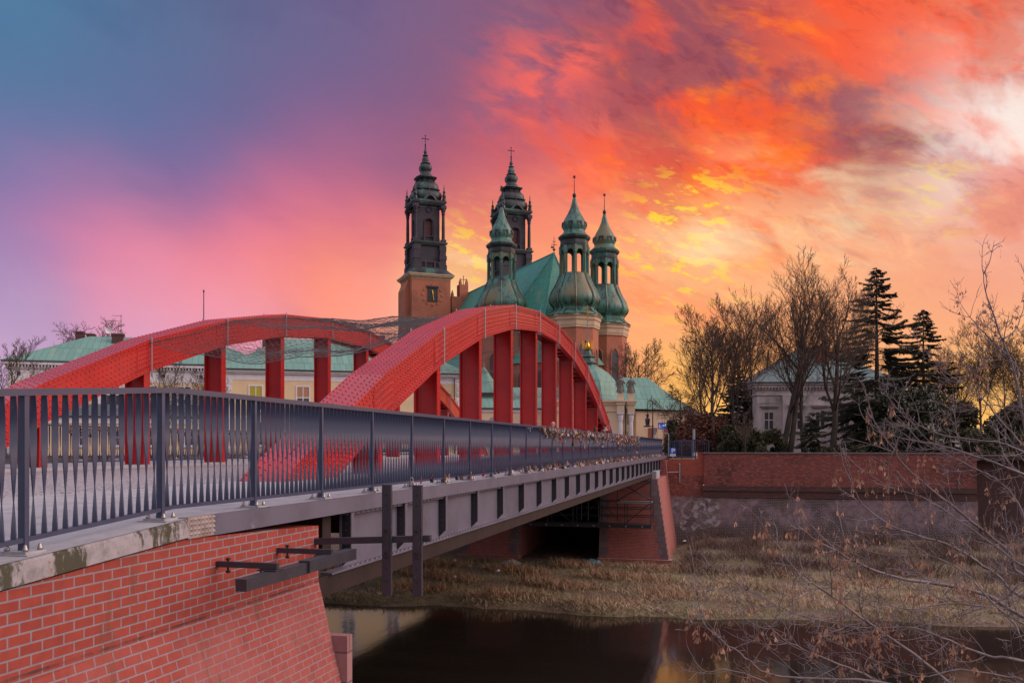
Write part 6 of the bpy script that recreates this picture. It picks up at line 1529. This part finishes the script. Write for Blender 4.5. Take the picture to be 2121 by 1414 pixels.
# ------------------------------------------------------------------ street furniture at the bridge end
sign_blue = mat('sign_blue', (.01, .10, .50), .35); sign_white = mat('sign_white', (.75, .75, .75), .4); sign_back = mat('sign_back_grey', (.30, .32, .34), .4, .3)
def street_things():
    p = W(1385, CY, 66); t = thing('zone_sign', 'blue living zone sign on a cranked grey pole at the bridge end', 'road sign', (p.x, p.y, -.02), TH)
    k = 66 / F; b = MB(); b.tube([(0, 0, 0), (0, 0, 1.55), (-.08, 0, 1.65), (-.40, 0, 1.72), (-.46, 0, 1.82), (-.46, 0, 2.6)], .035, 7); b.build('pole', sign_back, t)
    b = MB(); b.box(-.80, -.18, -.06, -.04, 1.98, 2.46); pl = b.build('sign_plate', sign_blue, t)
    b = MB()
    def man(x, z, s):
        b.box(x-.03*s, x+.03*s, -.066, -.061, z+.10*s, z+.24*s); b.box(x-.05*s, x-.012*s, -.066, -.061, z, z+.098*s); b.box(x+.012*s, x+.05*s, -.066, -.061, z, z+.098*s); b.box(x-.022*s, x+.022*s, -.066, -.061, z+.25*s, z+.30*s)
        b.box(x+.031*s, x+.09*s, -.066, -.061, z+.19*s, z+.215*s)
    man(-.70, 2.05, 1.0); man(-.58, 2.05, .62)
    b.box(-.49, -.31, -.066, -.061, 2.20, 2.26); b.box(-.45, -.35, -.066, -.061, 2.262, 2.31)
    b.prism([(-.30, 2.22), (-.20, 2.22), (-.20, 2.34), (-.25, 2.41), (-.30, 2.34)], (0, -.061, 0), (1, 0, 0), (0, 0, 1), (0, -1, 0), .005)
    b.box(-.44, -.40, -.066, -.061, 2.06, 2.10); b.build('pictogram', sign_white, pl)
    # parking sign
    p = W(1394, CY, 61.2); t = thing('parking_sign', 'blue parking sign with small white plate on a steel post at the wall', 'road sign', (p.x, p.y - .25, -1.10), TH)
    b = MB(); b.tube([(0, 0, -.2), (0, 0, 1.7)], .05, 8); b.build('post', M['lead'], t)
    b = MB(); b.box(-.20, .20, -.075, -.055, 1.28, 1.70); pl = b.build('sign_plate', sign_blue, t)
    b = MB(); x = -.09
    b.box(x, x + .05, -.081, -.076, 1.34, 1.64); b.box(x + .051, x + .17, -.081, -.076, 1.59, 1.64); b.box(x + .051, x + .17, -.081, -.076, 1.47, 1.52); b.box(x + .171, x + .22, -.081, -.076, 1.49, 1.62); b.build('letter', sign_white, pl)
    b = MB()
    for j in range(3):
        for q in range(2): b.box(-.19 + j * .135, -.08 + j * .135, -.075, -.06, 1.12 + q * .08, 1.185 + q * .08)
    b.build('small_plate', sign_white, t)
    p = W(1408, CY, 60.8); t = thing('steel_post', 'plain steel post standing against the low brick wall', 'post', (p.x, p.y - .25, -1.75), TH)
    b = MB(); b.lathe([(.055, 0), (.055, 1.25), (.045, 1.29), (.0, 1.30)], 10); b.build('shaft', M['lead'], t)
    b = MB(); b.tube([(-1.25, 0, .68), (-.06, 0, .70)], .03, 6); b.build('pipe', M['lead'], t)
    # sign seen from behind with a small cabinet
    p = W(1436, CY, 64); t = thing('information_sign', 'narrow grey sign seen edge on behind the fence', 'sign', (p.x, p.y, -.16), TH + R(70))
    b = MB(); b.tube([(0, 0, 0), (0, 0, 2.05)], .05, 8); b.build('pole', sign_back, t)
    b = MB(); b.box(-.35, .35, -.09, -.055, 1.35, 2.1); b.build('sign_plate', sign_back, t)
    p = W(1440, CY, 63.6); t = thing('cabinet', 'small pale utility cabinet behind the grey fence', 'cabinet', (p.x, p.y, -.16), TH)
    b = MB(); b.box(-.17, .17, -.12, .12, 0, .42); b.build('case', white_tr, t); b = MB(); b.box(-.19, .19, -.14, .14, .422, .46); b.build('lid', sign_back, t)
    p = W(1021, CY, 62); t = thing('round_sign', 'round road sign seen from the back above the railing', 'road sign', (p.x, p.y, .0), TH)
    b = MB(); b.tube([(0, 0, 0), (0, 0, 2.5)], .03, 8); b.build('pole', sign_back, t)
    b = MB(); b.prism([(.30 * math.cos(a), 2.42 + .30 * math.sin(a)) for a in [q * math.pi / 12 for q in range(24)]], (0, -.05, 0), (1, 0, 0), (0, 0, 1), (0, 1, 0), .02); b.build('sign_plate', sign_back, t)
    # lantern on a hooked post
    p = W(1352, CY, 72); t = thing('street_lamp', 'black cast iron lamp post with a lantern hanging from a crook', 'street lamp', (p.x, p.y, -.02), TH)
    b = MB(); b.lathe([(.12, 0), (.12, .5), (.06, .6), (.05, 2.3), (.08, 2.35), (.045, 2.4), (.035, 4.1)], 8); b.build('post', iron, t)
    b = MB(); b.tube([(0, 0, 4.0), (-.03, 0, 4.3), (-.18, 0, 4.45), (-.36, 0, 4.38), (-.42, 0, 4.1), (-.42, 0, 3.3)], .028, 6); b.tube([(0, 0, 4.0), (.05, 0, 4.3), (.15, 0, 4.42), (.28, 0, 4.35), (.26, 0, 4.2)], .022, 6); b.build('crook', iron, t)
    b = MB(); b.lathe([(.05, 3.35), (.12, 3.25), (.10, 3.1), (.05, 3.05), (.20, 2.95), (.22, 2.9)][::-1], 8, (-.42, 0)); b.lathe([(.34, 2.28), (.36, 2.32), (.15, 2.42)], 8, (-.42, 0)); b.build('lantern_cap', iron, t)
    b = MB(); b.lathe([(.15, 2.43), (.20, 2.88)], 8, (-.42, 0)); b.build('glass', mat('dark_lantern_glass', (.03, .03, .04), .15), t)
    p = W(1356, CY, 78); t = thing('door_plaque', 'small blue notice board beside the hall doors', 'notice', (p.x, p.y, .0), TH)
    b = MB(); b.tube([(0, 0, 0), (0, 0, 2.2)], .03, 6); b.build('pole', sign_back, t); b = MB(); b.box(-.12, .12, -.05, -.03, 1.7, 2.2); b.build('board', sign_back, t)
street_things()

# ------------------------------------------------------------------ two people on the footway
skin_m = mat('skin', (.50, .28, .20), .6); hair_m = mat('brown_hair', (.06, .03, .02), .7)
def skinned(name, verts, edges, m, parent, sub=1):
    me = bpy.data.meshes.new(name); me.from_pydata([v[:3] for v in verts], edges, [])
    o = bpy.data.objects.new(name, me); col.objects.link(o)
    md = o.modifiers.new('skin', 'SKIN'); md.use_smooth_shade = True
    for i, v in enumerate(verts):
        sv = me.skin_vertices[0].data[i]; sv.radius = (v[3], v[4] if len(v) > 4 else v[3])
        sv.use_root = (i == 0)
    s = o.modifiers.new('sub', 'SUBSURF'); s.levels = sub; s.render_levels = sub
    dg = bpy.context.evaluated_depsgraph_get(); dg.update()
    me2 = bpy.data.meshes.new_from_object(o.evaluated_get(dg)); bpy.data.objects.remove(o); bpy.data.meshes.remove(me)
    me2.name = name; me2.materials.clear(); me2.materials.append(m)
    me2.polygons.foreach_set('use_smooth', [True] * len(me2.polygons))
    return link(name, me2, parent)
def person(label, loc, rz, h, coat, trousers, hairlen, stride):
    t = thing('person', label, 'person', loc, rz); k = h / 1.75
    def S(l): return [(x*k, y*k, z*k, *[r*k for r in rr]) for x, y, z, *rr in l]
    # local: facing -y
    V = [(0,0,.95,.13,.10), (0,0,1.15,.12,.09), (0,.0,1.38,.15,.10), (0,0,1.47,.06,.06), (0,-.005,1.53,.055,.055), (0,-.015,1.60,.07,.085), (0,-.01,1.67,.078,.095), (0,0,1.725,.05,.06)]
    E = [(0,1),(1,2),(2,3),(3,4),(4,5),(5,6),(6,7)]
    for s in (-1, 1):
        sw = .14 * s * stride; o = len(V)
        V += [(s*.17,0,1.40,.055), (s*.23,sw*.3,1.15,.042), (s*.24,sw-.03,.92,.030), (s*.24,sw-.045,.86,.030,.018), (s*.24,sw-.055,.80,.036,.016)]
        E += [(2,o),(o,o+1),(o+1,o+2),(o+2,o+3),(o+3,o+4)]
        for j, (dy, l) in enumerate(((-.030,.070),(-.010,.080),(.010,.076),(.028,.060))):
            q = len(V); V += [(s*.235,sw-.055+dy,.775,.0095), (s*.232,sw-.062+dy,.775-l*.55,.0085), (s*.222,sw-.066+dy,.775-l,.007)]; E += [(o+4,q),(q,q+1),(q+1,q+2)]
        q = len(V); V += [(s*.225,sw-.095,.825,.010), (s*.215,sw-.115,.79,.008)]; E += [(o+3,q),(q,q+1)]
        lg = -.22 * s * stride; o = len(V)
        V += [(s*.09,0,.88,.085), (s*.095,lg*.45,.50,.055), (s*.095,lg+(.06 if lg > 0 else 0),.09,.038), (s*.10,lg-.08+(.06 if lg > 0 else 0),.035,.038,.028), (s*.10,lg-.15+(.06 if lg > 0 else 0),.03,.034,.02)]
        E += [(0,o),(o,o+1),(o+1,o+2),(o+2,o+3),(o+3,o+4)]
    skinned('body', S(V), E, skin_m, t, 1)
    b = MB()                                                           # face
    for s in (-1, 1): b.lathe([(.002, -.008), (.010, -.003), (.010, .003), (.002, .008)], 6, (s*.03*k, -.098*k)); b.v[-24:] = [(x, y, z + 1.63*k) for x, y, z in b.v[-24:]]
    b.build('eyes', iron, t)
    b = MB(); b.add([(-.012*k,-.095*k,1.585*k), (.012*k,-.095*k,1.585*k), (0,-.125*k,1.59*k), (0,-.096*k,1.64*k)], [(0,1,2),(1,3,2),(3,0,2)]); b.box(-.024*k, .024*k, -.098*k, -.085*k, 1.555*k, 1.563*k)
    for s in (-1, 1): b.lathe([(.004, 1.58*k), (.018, 1.61*k), (.016, 1.635*k), (.004, 1.645*k)], 6, (s*.084*k, 0))
    b.build('face', skin_m, t)
    skinned('jacket', S([(0,0,.90,.185,.145), (0,0,1.12,.165,.125), (0,0,1.36,.175,.125), (0,0,1.47,.085,.08)] + [q for s in (-1,1) for q in ((s*.18,0,1.40,.075), (s*.235,.042*s*stride,1.15,.062), (s*.245,.14*s*stride-.03,.93,.050))]), [(0,1),(1,2),(2,3),(2,4),(4,5),(5,6),(2,7),(7,8),(8,9)], coat, t, 1)
    L = [(0,0,.93,.15,.12)]; Eg = []
    for s in (-1, 1):
        lg = -.22*s*stride; o = len(L); L += [(s*.09,0,.86,.10), (s*.095,lg*.45,.50,.072), (s*.095,lg+(.06 if lg > 0 else 0),.10,.058)]; Eg += [(0,o),(o,o+1),(o+1,o+2)]
    skinned('trousers', S(L), Eg, trousers, t, 1)
    for s in (-1, 1):
        lg = -.22*s*stride+(.06 if -.22*s*stride > 0 else 0); b = MB(); b.lathe([(.05*k, 0), (.055*k, .03*k), (.045*k, .07*k), (.04*k, .10*k)], 8, (s*.098*k, 0)); b.v = [(x, (y*1.0 - (.09*k if y < 0 and z < .08*k else 0)) + lg*k, z) for x, y, z in b.v]; b.build('shoe', iron, t)
    hz = [(0,.02,1.735,.055,.06), (0,.03,1.68,.088,.085), (0,.05,1.60,.078,.06)] + ([(0,.06,1.50,.08,.045), (0,.06,1.40,.07,.035)] if hairlen else [])
    skinned('hair', S(hz), [(i, i+1) for i in range(len(hz)-1)], hair_m, t, 1)
dk = mat('dark_coat', (.05, .035, .045), .8); pk = mat('plum_coat', (.13, .06, .075), .8); jn = mat('blue_jeans', (.05, .06, .10), .8)
person('brown haired walker in dark coat behind the love locks', (-5.95, 41.6, .006), R(180), 1.74, dk, jn, False, 1)
person('walker in plum coat beside the dark coated one', (-6.55, 42.3, .006), R(180), 1.64, pk, dk, True, -1)
person('light haired walker half hidden by the first love locks', (-6.4, 31.5, .006), R(0), 1.58, pk, jn, True, 1)
